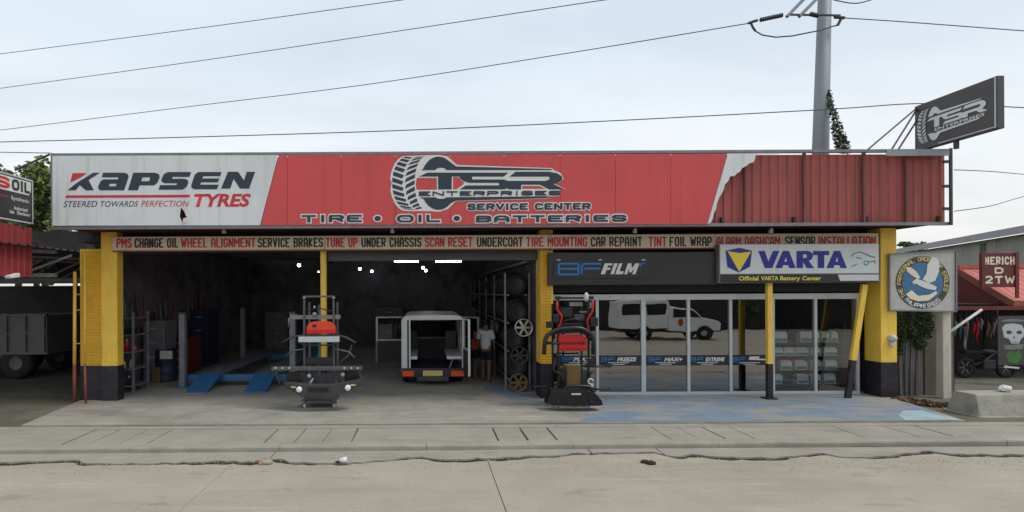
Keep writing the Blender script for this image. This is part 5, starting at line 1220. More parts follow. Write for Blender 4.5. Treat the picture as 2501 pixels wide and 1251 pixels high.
# open steel shed
sd_ = thing('open_shed', (-13.5, 16, .07), 'dark open-sided steel shed with roof trusses beside the service centre', 'shed')
for x in (-8.75, -13.5, -18.5):
    for y in ((12.4, 20.5) if x < -10 else (20.5,)): MB().box((x-.06, y-.06, .07), (x+.06, y+.06, 3.0)).build('post', 'steel_dark', sd_)
MB().sheet((-19.5, 9.3, 4.15), (0, 1, 0), (11.1, 0, -.55), 14.5, 11.12, .25, .03, (0, 0, 1)).build('roof', 'steel_dark', sd_)
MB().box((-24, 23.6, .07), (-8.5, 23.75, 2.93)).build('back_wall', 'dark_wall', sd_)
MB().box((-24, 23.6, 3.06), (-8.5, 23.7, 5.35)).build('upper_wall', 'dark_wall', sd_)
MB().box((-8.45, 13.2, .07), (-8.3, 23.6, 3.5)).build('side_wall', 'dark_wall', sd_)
for y in (12.4, 16.5, 20.5):
    tz = 3.02
    ts_ = MB().beam((-19.3, y, tz), (-8.6, y, tz), .08, .09).build('truss_chord', 'steel_grey', sd_)
    MB().beam((-19.3, y, 4.06), (-8.6, y, 3.56), .08, .08).build('truss_top', 'steel_grey', sd_)
    for k in range(9):
        xa = -19.0+1.2*k
        MB().beam((xa, y, tz+.05), (xa, y, 4.0-.047*(xa+19.3)), .05, .05).build('truss_web', 'steel_dark', sd_)
        MB().beam((xa+.05, y, tz+.05), (xa+1.15, y, 4.0-.047*(xa+20.5)), .05, .05).build('truss_diagonal', 'steel_grey', sd_)
MB().beam((-19.3, 9.6, 2.92), (-8.7, 9.6, 2.92), .06, .08).build('front_beam', 'steel_dark', sd_)
for x in (-11.3, -10.6, -9.9): MB().beam((x, 9.6, 2.9), (x, 12.4, 2.98), .05, .06).build('purlin', 'steel_dark', sd_)
# strips of daylight roof sheet at the back of the shed come from the open gap above its back wall
# pipes at the left column
for px, y0, y1, ym, Y, lab, r_ in ((183, 664, 955, 890, 12.2, 'yellow steel pipe railing at the left end of the service centre', .035), (208, 610, 986, 888, 11.98, 'thin leaning pipe standing before the left yellow column', .022)):
    a, m1, b = P(px, y0, Y), P(px-1, ym, Y), P(px+(2 if px > 190 else -1), y1, Y)
    o = thing('pipe_post', (b.x, Y, Zf), lab, 'pipe')
    MB().tube([a, m1], r_, 8).build('upper_pipe', 'yellow_paint', o, smooth=True)
    MB().tube([m1, (b.x, Y, .1)], r_*.98, 8).build('lower_pipe', 'maroon_wood', o, smooth=True)
    if px < 190:
        for yy in (720, 758, 840):
            p = P(187, yy, Y); MB().tube([P(181, yy, Y), P(197, yy-1, 12.32)], .012, 6).build('clamp', 'yellow_paint', o)
# dump truck in the shed
YD = 15.6
xd = P(113, 800, YD).x; zd1, zd0 = P(60, 771, YD).z, P(60, 858, YD).z
dt = thing('dump_truck', (xd-2.2, YD+1.1, .07), 'pale grey dump truck parked in the dark shed, tail towards the service centre', 'truck')
MB().box((xd-4.4, YD+.03, zd0), (xd, YD+.09, zd1)).build('bed_side', 'dump_grey', dt)
MB().box((xd-4.4, YD+2.2, zd0), (xd, YD+2.26, zd1)).build('bed_side', 'dump_grey', dt)
MB().box((xd-.06, YD+.092, zd0), (xd, YD+2.198, zd1)).build('tailgate', 'dump_grey', dt)
MB().box((xd-4.4, YD+.03, zd0-.1), (xd, YD+2.26, zd0-.002)).build('bed_floor', 'dump_grey', dt)
for i in range(8):
    x = xd-.04-i*.55; MB().box((x-.07, YD-.03, zd0-.02), (x, YD+.028, zd1-.01)).build('stake', 'dump_grey', dt, bevel=.006)
MB().box((xd-4.4, YD-.035, zd1-.008), (xd+.01, YD+.10, zd1+.05)).build('top_rail', 'dump_grey', dt)
MB().box((xd-4.4, YD-.02, (zd0+zd1)/2-.03), (xd, YD+.027, (zd0+zd1)/2+.03)).build('side_rail', 'dump_grey', dt)
MB().box((xd-6.4, YD+.7, .75), (xd-.2, YD+.85, .95)).box((xd-6.4, YD+1.5, .75), (xd-.2, YD+1.65, .95)).build('chassis', 'steel_dark', dt)
MB().box((xd-6.5, YD+.05, .8), (xd-4.6, YD+2.2, 2.7)).build('cab', 'van_white', dt, bevel=.08)
for x in (xd-.95, xd-2.1, xd-5.6):
    for y in (YD+.05, YD+1.9):
        w_ = MB().lathe((x, y, .55), (0, 1, 0), [(0, .2), (0, .40), (.04, .48), (.30, .48), (.34, .40), (.34, .2)], 22).build('wheel', 'rubber', dt, smooth=True)
        MB().lathe((x, y-.004, .55), (0, 1, 0), [(.08, 0), (.08, .12), (.02, .2), (.02, .27)], 16).build('rim', 'dump_grey', w_, smooth=True)

# ------------------------------------------------------------------ right neighbours
# round club emblem sign on a white post
YE = 12.15
es = thing('emblem_sign', (P(2255, 760, YE).x, YE, P(2255, 760, YE).z), 'square white board with a round blue flying eagle emblem', 'sign')
pz = [(2172,621),(2335,612),(2335,761),(2172,758)]
MB().prism([P(a, b, YE) for a, b in pz], (0, .06, 0)).build('board', 'board_grey', es)
for a, b in zip(pz, pz[1:]+pz[:1]):
    MB().beam(P(*a, YE-.012), P(*b, YE-.012), .03, .035, (0, 1, 0)).build('edge_trim', 'steel_grey', es)
ce = (2253, 690); rr = 66
pshape([arc(ce[0], ce[1], rr, rr*.98, 0, 350, 35)], YE, 'sign_charcoal', es, w=.004)
pshape([arc(ce[0], ce[1], 50, 49, 0, 350, 35)], YE, 'emblem_blue', es, w=.007)
pshape([arc(ce[0]-6, ce[1]+16, 44, 28, 20, 170, 16)], YE, 'teal_paint', es, w=.010)
e2 = lambda pts: [(2160+x*.192, 540+y*.192) for x, y in pts]
for pl, m, w in (([(540,560),(600,455),(660,470),(690,520),(690,640),(640,760),(560,790),(480,745),(530,660)], 'print_white', .013), ([(270,590),(330,590),(400,640),(450,720),(420,740),(340,690),(280,640)], 'print_cream', .013),
                 ([(350,770),(400,735),(480,760),(580,800),(660,840),(640,880),(540,865),(450,830),(400,800),(370,800)], 'print_white', .016), ([(270,930),(340,880),(420,950),(560,940),(650,890),(670,920),(560,1010),(420,1020),(320,990)], 'print_cream', .013), ([(340,775),(375,780),(380,810),(355,800)], 'plate_yellow', .018)):
    pshape([e2(pl)], YE, m, es, w=w)
word = 'THE FRATERNAL ORDER OF EAGLES '
cN = P(ce[0], ce[1], YE); r0 = 57.5*YE/F; hh = 9*YE/F
for i, ch in enumerate(word):
    if ch == ' ': continue
    th = R(215-i*(250/len(word))); cpos = Vector((cN.x+math.cos(th)*r0, cN.z+math.sin(th)*r0)); t_ = Vector((math.sin(th), -math.cos(th))); n_ = Vector((math.cos(th), math.sin(th)))
    ls = [[(cpos.x+t_.x*(p_[0]-.5)*hh*.7+n_.x*(p_[1]-.5)*hh, cpos.y+t_.y*(p_[0]-.5)*hh*.7+n_.y*(p_[1]-.5)*hh) for p_ in pl] for pl in GL[ch]]
    strokes_mesh(ls, hh*.2, front(YE), 'plate_yellow', es, .008, 'lettering')
word = 'PHILIPPINE EAGLES'
for i, ch in enumerate(word):
    if ch == ' ': continue
    th = R(228+i*(88/len(word))); cpos = Vector((cN.x+math.cos(th)*r0, cN.z+math.sin(th)*r0)); t_ = Vector((-math.sin(th), math.cos(th))); n_ = Vector((-math.cos(th), -math.sin(th)))
    ls = [[(cpos.x+t_.x*(p_[0]-.5)*hh*.7+n_.x*(p_[1]-.5)*hh, cpos.y+t_.y*(p_[0]-.5)*hh*.7+n_.y*(p_[1]-.5)*hh) for p_ in pl] for pl in GL[ch]]
    strokes_mesh(ls, hh*.2, front(YE), 'print_white', es, .008, 'lettering')
a, b = P(2297, 762, 12.3), P(2318, 975, 12.3)
wp = thing('white_post', ((a.x+b.x)/2, 12.3, .07), 'white concrete post carrying the round emblem board', 'post')
MB().box((a.x, 12.24, .07), (b.x, 12.42, P(2300, 640, 12.3).z)).build('shaft', 'white_post', wp, bevel=.012)
MB().tube([P(2318, 812, 12.35), P(2397, 757, 12.9)], .03, 8).build('arm', 'white_post', wp, smooth=True)
# patched fence and mossy wall
pf = thing('patched_fence', (P(2225, 965, 12.6).x, 12.6, .07), 'patched fence of rusty grey metal sheets right of the yellow column', 'fence')
rp_ = random.Random(8)
xa = P(2192, 900, 12.6).x; xb = P(2255, 900, 12.6).x
for k in range(4):
    u0_, u1_ = xa+(xb-xa)*k/4, xa+(xb-xa)*(k+1)/4
    MB().sheet((u0_+.004, 12.6+.03*(k % 2), .08), (1, 0, 0), (0, 0, 1), u1_-u0_-.008, 1.38+rp_.uniform(-.12, .12), .075, .016, (0, -1, 0)).build('metal_sheet', 'zinc_sheet', pf)
MB().box((xa, 12.66, .9), (xb, 12.72, .98)).build('rail', 'maroon_wood', pf)
mw = thing('mossy_wall', (P(2278, 965, 12.7).x, 12.7, .07), 'weathered grey concrete wall behind the white post', 'wall')
MB().box((P(2256, 900, 12.7).x, 12.66, .07), (P(2325, 900, 12.7).x, 12.82, P(2270, 765, 12.7).z+.3)).build('wall_panel', 'wall_mossy', mw, bevel=.01)
def leaves(n, centre, rad, size, rnd, flat=False):
    V, Fc = [], []
    for _ in range(n):
        while True:
            q = Vector((rnd.uniform(-1, 1), rnd.uniform(-1, 1), rnd.uniform(-1, 1)))
            if q.length < 1: break
        p = Vector(centre)+Vector((q.x*rad[0], q.y*rad[1], q.z*rad[2]))
        d = Vector((rnd.gauss(0, 1), rnd.gauss(0, 1), rnd.gauss(0, .5))).normalized(); s_ = d.orthogonal().normalized()
        s_ = (Matrix.Rotation(rnd.uniform(0, 6.28), 3, d) @ s_); ln = size*rnd.uniform(.6, 1.3)
        k = len(V); V += [p-d*ln*.5, p+s_*ln*.28, p+d*ln*.5, p-s_*ln*.28]; Fc.append((k, k+1, k+2, k+3))
    return V, Fc
rv = random.Random(21)
cr = thing('creeper_plant', (P(2225, 830, 12.5).x, 12.5, 1.4), 'dark green creeper growing over the patched fence below the emblem board', 'plant')
mb = MB()
for px, py_, rx, rz in ((2205,775,.25,.3),(2235,790,.3,.32),(2255,770,.22,.25),(2262,800,.16,.28),(2215,810,.2,.2),(2245,835,.12,.2),(2198,830,.08,.4)):
    mb.add(*leaves(330, P(px, py_, 12.52), (rx, .14, rz), .075, rv))
mb.build('foliage', 'leaf_dark', cr)
sm = MB()
for k in range(4): sm.tube([(cr.location.x-.2+.12*k, 12.58, .08), (cr.location.x-.25+.14*k, 12.56, .8), (cr.location.x-.2+.12*k, 12.52, 1.7)], [.018, .014, .008], 6)
sm.build('stem', 'bark', cr)
# dry litter heap at the fence foot
mb = MB()
for px, py_, rx in ((2205,975,.25),(2235,980,.35),(2262,985,.3),(2290,988,.25)): mb.add(*leaves(140, G(px, py_, .12), (rx, .12, .04), .09, rv))
mb.build('dry_leaves', 'leaf_dry', kind='stuff', label='scatter of dry brown leaves along the fence foot', cat='leaves')
# red roofed repair stall
XV, YR, YEv = 16.0, 16.0, 14.5
zr_, ze_ = P(2350, 655, YR).z, P(2470, 736, YEv).z
st2 = thing('repair_stall', (18.8, 16, .07), 'low dark motorcycle repair stall under a faded red metal roof', 'building')
rl = math.hypot(YR-YEv, zr_-ze_)
MB().sheet((XV, YR, zr_), (1, 0, 0), (0, YEv-YR, ze_-zr_), 7, rl, .22, .025, (0, .5, 1)).build('roof', 'roof_red', st2)
MB().sheet((XV, YR+.02, zr_), (1, 0, 0), (0, 3, -1.2), 7, 3.2, .22, .025, (0, -.4, 1)).build('roof', 'roof_red', st2)
MB().box((XV-.02, YR-.08, zr_-.02), (XV+7, YR+.08, zr_+.09)).build('ridge_cap', 'roof_red', st2)
MB().beam((XV-.03, YR, zr_-.07), (XV-.03, YEv-.02, ze_-.07), .05, .17).build('verge_board', 'maroon_wood', st2)
MB().box((XV-.05, YEv-.06, ze_-.16), (XV+7, YEv-.01, ze_+.01)).build('eave_board', 'maroon_wood', st2)
MB().prism([(XV+.01, YR, zr_-.16), (XV+.01, YEv+.05, ze_-.18), (XV+.01, YEv+.05, ze_-.24), (XV+.01, YR+.9, ze_-.24), (XV+.01, YR+.9, zr_-.42)], (.02, 0, 0)).build('gable_panel', 'maroon_paint', st2)
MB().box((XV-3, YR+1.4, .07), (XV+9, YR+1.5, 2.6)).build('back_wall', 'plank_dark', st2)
MB().box((12.72, 12.9, .07), (12.8, YR+1.38, 2.3)).build('side_wall', 'plank_dark', st2)  # unseen wall, added only to keep light from the left out of the stall
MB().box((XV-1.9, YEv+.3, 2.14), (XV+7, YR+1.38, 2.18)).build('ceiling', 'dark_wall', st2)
MB().box((XV-1.9, YEv-.1, 2.02), (XV+7, YEv+.02, 2.12)).build('front_beam', 'maroon_paint', st2)
for x in (XV+2.2, XV+5.5): MB().box((x-.06, YEv, .07), (x+.06, YEv+.12, 2.0)).build('post', 'plank_dark', st2)
# its roof sign
YN = 14.45
ns = thing('stall_sign', (P(2440, 730, YN).x, YN, P(2440, 735, YN).z), 'small maroon board with cream block letters on posts above the red roof', 'sign')
a, b = P(2396, 702, YN), P(2486, 618, YN)
MB().box((a.x, YN, a.z), (b.x, YN+.05, b.z)).build('board', 'maroon_paint', ns)
for x0_ in (a.x, b.x-.09): MB().box((x0_, YN-.03, a.z-(.30 if x0_ > a.x else .0)), (x0_+.09, YN-.002, b.z+.02)).build('post', 'maroon_paint', ns)
pblock('NERICH', YN, (2404, 627, 2478, 647), 4.0, 'print_cream', ns, gap=2.2)
pblock('D', YN, (2429, 653, 2450, 669), 4.2, 'print_cream', ns)
pblock('2', YN, (2405, 674, 2424, 693), 4.4, 'print_cream', ns); pblock('T', YN, (2430, 674, 2448, 693), 4.6, 'print_cream', ns); pblock('W', YN, (2454, 674, 2478, 693), 4.4, 'print_cream', ns)
# skull banner
YK = 13.9
sk_ = thing('skull_banner', (P(2475, 890, YK).x, YK, P(2475, 892, YK).z), 'dark hanging banner printed with a white skull above green shapes', 'banner')
MB().box((P(2438, 892, YK).x, YK, P(2470, 892, YK).z), (P(2512, 892, YK).x, YK+.02, P(2470, 772, YK).z)).build('cloth', 'sign_charcoal', sk_)
pshape([[(2447,800),(2455,792),(2475,790),(2495,794),(2502,806),(2500,822),(2493,828),(2488,840),(2470,840),(2464,828),(2452,824)], arc(2464,812,7,4.5,0,340,14), arc(2489,812,7,4.5,0,340,14), [(2474,822),(2479,822),(2476.5,830)]], YK, 'meter_grey', sk_, w=.004)
for k in range(5): pshape([[(2466+k*4.6,833),(2467+k*4.6,833),(2467+k*4.6,841),(2466+k*4.6,841)]], YK, 'print_black', sk_, w=.006)
pshape([[(2450,843),(2500,841),(2497,853),(2455,854)]], YK, 'steel_grey', sk_, w=.004)
pshape([arc(2475,786,30,7,180,355,12)], YK, 'steel_grey', sk_, w=.003)
pshape([[(2456,868),(2466,856),(2478,862),(2490,855),(2496,872),(2484,888),(2462,886)]], YK, 'green_label', sk_, w=.004)
pshape([[(2452,893.5),(2490,897),(2488,901),(2452,897.5)]], YK, 'print_white', sk_, w=.004)
MB().tube([P(2436, 771, YK), P(2436, 745, YK)], .008, 5).build('cord', 'cable', sk_)
# hanging spares in the stall
ri = random.Random(4)
for i in range(34):
    px = 2330+i*4.4; Y = 14.9+ri.uniform(0, 1.2); y0 = ri.uniform(765, 800); ln = ri.uniform(25, 70)
    m = ri.choice(('steel_grey', 'rubber', 'maroon_paint', 'rack_red', 'lift_grey', 'teal_paint', 'black_gloss', 'cardboard', 'meter_grey'))
    cn = {'steel_grey':'grey','rubber':'black rubber','maroon_paint':'maroon','rack_red':'red','lift_grey':'pale grey','teal_paint':'teal','black_gloss':'black','cardboard':'brown','meter_grey':'light grey'}[m]
    a, b = P(px, y0, Y), P(px+ri.uniform(-3, 3), y0+ln, Y)
    o = MB().tube([(a.x, Y, 2.14), (a.x, Y, a.z)], .006, 5).build('hook_wire', 'cable', None) if False else None
    t2 = thing('hanging_spare', (b.x, Y, b.z), '%s motorcycle part hanging in the dark repair stall, %s from its left end' % (cn, ORD[i]), 'spare part', 'spares hung in the repair stall')
    MB().tube([(a.x, Y, 2.14), a], .005, 5).build('wire', 'cable', t2)
    MB().tube([a, a+(b-a)*.3+Vector((.02, 0, 0)), a+(b-a)*.7-Vector((.02, 0, 0)), b], [.02, .035, .03, .015], 8).build('spare_body', m, t2, smooth=True)
# parked motorcycle in the stall
mx_, my_ = P(2405, 930, 15.1).x, 15.1
mc = thing('motorcycle', (mx_, my_, .07), 'dark motorcycle standing half hidden in the repair stall', 'motorcycle')
for dx in (-.55, .6):
    w_ = MB().lathe((mx_+dx, my_-.04, .36), (0, 1, 0), [(0, .22), (-.0, .27), (.02, .29), (.07, .29), (.09, .27), (.09, .22)], 22).build('wheel', 'rubber', mc, smooth=True)
    MB().lathe((mx_+dx, my_-.02, .36), (0, 1, 0), [(0, .215), (.05, .215)], 22).build('rim', 'rim_silver', w_)
    for k in range(6): MB().beam((mx_+dx, my_, .36), (mx_+dx+.21*math.cos(k*1.047), my_, .36+.21*math.sin(k*1.047)), .012, .012).build('spoke', 'rim_silver', w_)
MB().tube([(mx_-.55, my_, .36), (mx_-.1, my_, .5), (mx_+.3, my_, .8), (mx_+.42, my_, .9)], [.04, .07, .05, .04], 8).build('frame', 'black_gloss', mc, smooth=True)
MB().ball((mx_+.05, my_, .82), .16, 12, 8, (1.5, .7, .7)).build('fuel_tank', 'black_gloss', mc, smooth=True)
MB().box((mx_-.65, my_-.1, .76), (mx_-.12, my_+.1, .86)).build('seat', 'rubber', mc, bevel=.03)
MB().box((mx_-.15, my_-.13, .32), (mx_+.2, my_+.13, .6)).build('engine', 'steel_dark', mc, bevel=.04)
MB().tube([(mx_+.6, my_, .36), (mx_+.42, my_, .95), (mx_+.38, my_, 1.08)], .025, 8).build('fork', 'rim_silver', mc)
MB().tube([(mx_+.3, my_-.33, 1.06), (mx_+.38, my_-.1, 1.1), (mx_+.38, my_+.1, 1.1), (mx_+.3, my_+.33, 1.06)], .015, 8).build('handlebar', 'steel_grey', mc)
MB().lathe((mx_+.5, my_, .98), (1, 0, 0), [(-.08, .03), (0, .085), (.02, .07), (.03, 0)], 14).build('headlamp', 'lamp_clear', mc, smooth=True)
# concrete barrier block
g = G(2394, 1026, .03)
hb = P(2394, 966, g.y).z; xb0 = g.x
cbk = thing('concrete_barrier', (xb0+1.2, g.y+.25, .03), 'low weathered concrete block at the right edge of the pavement', 'barrier')
MB().prism([(xb0, g.y, .04), (xb0+.02, g.y+.10, hb), (xb0+.02, g.y+.55, hb), (xb0, g.y+.7, .04)], (2.4, 0, 0)).build('block', 'curb_concrete', cbk, bevel=.025)
MB().box((xb0-.03, g.y-.03, .02), (xb0+2.43, g.y+.73, .10)).build('footing', 'curb_concrete', cbk, bevel=.02)
g2 = P(2450, 955, g.y+.35)
pb = thing('plastic_bag', (g2.x, g.y+.35, hb), 'crumpled white plastic bag lying on the concrete block', 'bag')
mb = MB().ball((g2.x+.03, g.y+.35, hb+.06), .09, 12, 8, (1.2, .9, .75)); rb_ = random.Random(2)
mb.v = [v+Vector((rb_.uniform(-.02, .02), rb_.uniform(-.02, .02), rb_.uniform(-.012, .02))) for v in mb.v]
mb.build('crumple', 'print_white', pb)
# long warehouse behind
wd_ = Vector((.465, 1, 0)).normalized(); wn = Vector((wd_.y, -wd_.x, 0))
w0 = Vector((24.7, 22, 0))-wd_*6; ln = 40
wh = thing('warehouse', tuple(w0+wd_*20), 'long grey concrete warehouse receding behind the red roofed stall', 'building')
zwl = 4.85
for k in range(10):
    a = w0+wd_*(k*4+.015); b = w0+wd_*(k*4+3.985)
    MB().prism([(a.x, a.y, .05), (b.x, b.y, .05), (b.x, b.y, zwl), (a.x, a.y, zwl)], tuple(wn*.15)).build('wall_panel', 'wall_concrete', wh)
for k in (2, 5):
    a = w0+wd_*(k*4+.9)-wn*.02; b = a+wd_*.5
    MB().prism([(a.x, a.y, 3.3), (b.x, b.y, 3.3), (b.x, b.y, 4.7), (a.x, a.y, 4.7)], tuple(wn*.03)).build('window_slot', 'leaf_dark', wh)
e0 = w0-wn*.35; 
MB().sheet((e0.x, e0.y, zwl), tuple(wd_), tuple(wn*4+Vector((0, 0, .8))), ln, 5.2, .4, .03, (0, 0, 1)).build('roof', 'roof_grey', wh)
MB().beam((e0.x, e0.y, zwl+.13), (e0.x+wd_.x*ln, e0.y+wd_.y*ln, zwl+.13), .06, .30).build('gutter', 'roof_grey', wh)

# ------------------------------------------------------------------ utility pole, insulators, wires, guy with creeper
YP = 24.8
pb0, pt0 = P(2004, 365, YP), P(2014, 0, YP)
dirp = (pt0-pb0); up_k = dirp/(dirp.z)
base_p = pb0-up_k*(pb0.z-.0); top_p = pb0+up_k*(19-pb0.z)
up_ = thing('utility_pole', (base_p.x, YP, 0), 'tall tapered grey steel utility pole rising behind the shop roof', 'utility pole')
MB().cyl(base_p, top_p, .42, .24, 20).build('shaft', 'pole_steel', up_, smooth=True)
ac = pb0+up_k*(P(2014, 33, YP).z-pb0.z)
for (x0_, y0_), (x1_, y1_) in (((1922,41),(1975,-14)), ((1952,41),(2008,-16))):
    MB().beam(P(x0_, y0_, YP-.5), P(x1_, y1_, YP-.2), .12, .12).build('brace_arm', 'pole_steel', up_)
MB().beam(P(1925, 36, YP-.5), P(2052, 38, YP-.5), .07, .07).build('strain_bar', 'steel_dark', up_)
def insulator(a, b):
    a, b = Vector(a), Vector(b); d = (b-a); pr = []; n = 10
    for i in range(n):
        t = d.length*i/n; pr += [(t, .035), (t+d.length*.3/n, .10), (t+d.length*.6/n, .10), (t+d.length*.8/n, .035)]
    return MB().lathe(a, d, pr, 12)
insulator(P(1856, 49, YP-.5), P(1912, 37, YP-.5)).build('insulator', 'insulator', up_, smooth=True)
insulator(P(1978, 34, YP-.5), P(1999, 39, YP-.5)).build('insulator', 'insulator', up_, smooth=True)
MB().tube([P(1828, 57, YP-.5), P(1842, 52, YP-.5), P(1850, 50, YP-.5)], .06, 6).tube([P(1834, 56, YP-.5), P(1838, 66, YP-.5), P(1845, 76, YP-.5)], .05, 6).build('clamp', 'steel_dark', up_)
MB().tube([P(2038, 42, YP-.5), P(2062, 44, YP-.5)], .07, 6).tube([P(2055, 45, YP-.5), P(2046, 62, YP-.5)], .06, 6).build('clamp', 'steel_dark', up_)
MB().tube([P(a, b, YP-.5) for a, b in ((1845,76),(1862,86),(1895,91),(1935,88),(1970,81),(2005,74),(2035,64),(2046,62))], .03, 6).build('jumper_wire', 'cable', up_)
def wire(pts, r_, label, name='power_line'):
    q = [P(a, b, Y) for a, b, Y in pts]
    # smooth through the points
    out_ = []
    for i in range(len(q)-1):
        p0 = q[max(i-1, 0)]; p1 = q[i]; p2 = q[i+1]; p3 = q[min(i+2, len(q)-1)]
        for t in [k/8 for k in range(8)]:
            out_.append(.5*((2*p1)+(p2-p0)*t+(2*p0-5*p1+4*p2-p3)*t*t+(3*p1-p0-3*p2+p3)*t**3))
    out_.append(q[-1])
    mid = out_[len(out_)//2]
    return MB().tube(out_, r_, 6).build(name, 'cable', base=tuple(mid), label=label, cat='wire', group='overhead wires')
wire([(1830,57,24.3),(1400,128,28),(900,206,32),(450,262,36.5),(0,318,41),(-300,352,44)], .022, 'power wire running left from the lowest insulator on the pole')
wire([(2600,83,24.3),(2400,68,24.3),(2200,53,24.3),(2060,44,24.3)], .022, 'power wire running right from the pole clamp')
wire([(1760,-40,25),(1470,1,27),(1000,72,31),(500,147,36),(0,216,41),(-300,256,44)], .022, 'middle power wire crossing the sky on the left')
wire([(1300,-42,27),(975,1,30),(500,67,35),(0,132,41),(-300,170,44)], .022, 'uppermost power wire in the left corner of the sky')
wire([(2150,-8,24.3),(2095,8,24.3),(2045,2,24.3),(2025,-6,24.3)], .025, 'short wire loop at the top right of the pole')
wire([(-200,351,16),(0,347,16),(500,334,15.5),(1000,318,15),(1500,295,14.5),(2010,268,14),(2255,253,13.6),(2501,263,13.4),(2700,270,13.3)], .013, 'low black cable running just above the billboard', 'telephone_cable')
wire([(-100,370,14),(60,373,13),(124,374,11.4)], .010, 'thin wire tied to the left end of the billboard', 'telephone_cable')
wire([(2331,415,11.35),(2420,419,13),(2501,426,15),(2600,434,17)], .010, 'upper thin wire leaving the right end of the billboard', 'telephone_cable')
wire([(2331,516,11.35),(2420,503,13),(2501,480,15),(2600,458,17)], .010, 'lower thin wire leaving the right end of the billboard', 'telephone_cable')
MB().tube([P(36, 416, 11.0), P(122, 377, YS+.05)], .022, 6).build('sign_stay', 'steel_dark', base=tuple(P(80, 396, 11.1)), label='dark stay rod between the billboard corner and the oil sign', cat='rod')
gy = thing('guy_wire', tuple(P(2060, 400, YP-1)), 'leafy creeper climbing the guy wire beside the utility pole', 'guy wire')
MB().tube([P(2024, 222, YP-.3), P(2048, 310, YP-.9), P(2066, 362, YP-1.2), P(2120, 520, YP-2)], .03, 6).build('wire', 'cable', gy)
mb = MB()
for t in range(26):
    f_ = t/25; q = P(2024+ (2066-2024)*f_**1.1, 225+140*f_, YP-.3-.9*f_)
    mb.add(*leaves(int(14+60*f_**2), q+Vector((-.12*f_, 0, -.05)), (.10+.30*f_, .15, .18), .14, rv))
mb.build('foliage', 'leaf_dark', gy)

# ------------------------------------------------------------------ trees
def tree(loc, h, rx, rz, m, label, seed, n=3800, size=.34, clumps=26):
    rn = random.Random(seed); loc = Vector(loc)
    t = thing('tree', tuple(loc), label, 'tree', 'trees behind the shed')
    mb = MB(); top = loc+Vector((0, 0, h-rz*.9)); mb.tube([loc, loc+Vector((.1, 0, h*.3)), top], [.22, .17, .08], 8)
    cl = []
    for k in range(clumps):
        a_ = rn.uniform(0, 6.28); e_ = rn.uniform(-.6, 1); rr_ = rn.uniform(.45, 1)
        q = loc+Vector((math.cos(a_)*rx*rr_*math.cos(e_*1.2), math.sin(a_)*rx*rr_*math.cos(e_*1.2), h-rz+rz*rr_*math.sin(e_*1.3)))
        cl.append(q)
        if k % 3 == 0: mb.tube([loc+Vector((.05, 0, h*.35)), (loc+Vector((0, 0, h*.5))+q)/2, q], [.08, .05, .02], 6)
    mb.build('trunk', 'bark', t)
    fm = MB()
    for q in cl: fm.add(*leaves(n//clumps, q, (rx*rn.uniform(.22, .42), rx*.35, rz*rn.uniform(.18, .34)), size, rn))
    fm.build('crown', m, t)
    return t
p = P(40, 480, 29); tree((p.x, 29, 0), P(40, 408, 29).z, 2.0, 2.6, 'leaf_bright', 'light green broadleaf tree behind the oil sign', 1)
p = P(105, 480, 27); tree((p.x, 27, 0), P(110, 425, 27).z+.4, 1.7, 2.6, 'leaf_bright', 'rounded light green tree at the left end of the billboard', 2)
p = P(85, 520, 32); tree((p.x, 32, 0), P(85, 450, 32).z, 2.6, 3.2, 'leaf_dark', 'dark green tree filling the gap behind the lighter trees', 3, 4200)
p = P(-60, 480, 30); tree((p.x, 30, 0), P(10, 405, 30).z, 2.4, 3, 'leaf_bright', 'leafy tree cut by the left picture edge', 4)
p = P(2222, 605, 60); tree((p.x, 60, 0), P(2222, 596, 60).z+.4, 1.6, 1.8, 'leaf_dark', 'small distant tree top peeking over the warehouse roof', 5, 1400, .3, 14)

# ------------------------------------------------------------------ across the road: what the shop glass mirrors
uy = -2.35
uxl = (1515-CX)*27.5/F; uxr = (1762-CX)*27.5/F
ut = thing('utility_pickup', ((uxl+uxr)/2, uy-.85, 0), 'white utility pickup with boxed rear body, mirrored in the dark shop glass', 'pickup truck')
xb1 = uxl+2.55; W = 1.7
MB().box((uxl, uy-W, .62), (xb1, uy, 2.05)).build('box_body', 'truck_white', ut, bevel=.04)
for x0_, x1_ in ((uxl+.15, uxl+1.15), (uxl+1.35, uxl+2.4)): MB().box((x0_, uy-.005, 1.35), (x1_, uy+.008, 1.85)).build('side_window', 'black_gloss', ut, bevel=.02)
cabp = [(xb1+.02, .5), (uxr-.02, .5), (uxr, .75), (uxr-.05, 1.0), (uxr-.95, 1.16), (uxr-1.45, 1.66), (xb1+.3, 1.70), (xb1+.02, 1.68)]
MB().prism([(x, uy-.03, z) for x, z in cabp], (0, -W+.06, 0)).build('cab', 'truck_white', ut, bevel=.05)
MB().prism([(x, uy-.022, z) for x, z in [(xb1+.18, 1.15), (uxr-1.05, 1.15), (uxr-1.5, 1.58), (xb1+.2, 1.60)]], (0, .012, 0)).build('door_window', 'black_gloss', ut)
MB().prism([(uxr-.98, uy-.12, 1.18), (uxr-.98, uy-W+.12, 1.18), (uxr-1.44, uy-W+.2, 1.64), (uxr-1.44, uy-.2, 1.64)], (.015, 0, .012)).build('windscreen', 'black_gloss', ut)
MB().lathe((xb1+.62, uy-.02, .92), (0, 1, 0), [(-.01, .16), (.006, .16), (.006, 0)], 18).build('door_emblem', 'rack_orange', ut)
MB().box((uxr-.1, uy-W+.05, .42), (uxr+.06, uy-.05, .62)).build('bumper', 'grey_bumper', ut, bevel=.03)
MB().box((uxr-.12, uy-.25, .78), (uxr+.005, uy-.022, .92)).build('headlamp', 'lamp_clear', ut, bevel=.02)
MB().box((uxl+.1, uy-W+.3, .4), (uxr-.2, uy-.3, .6)).build('chassis', 'steel_dark', ut)
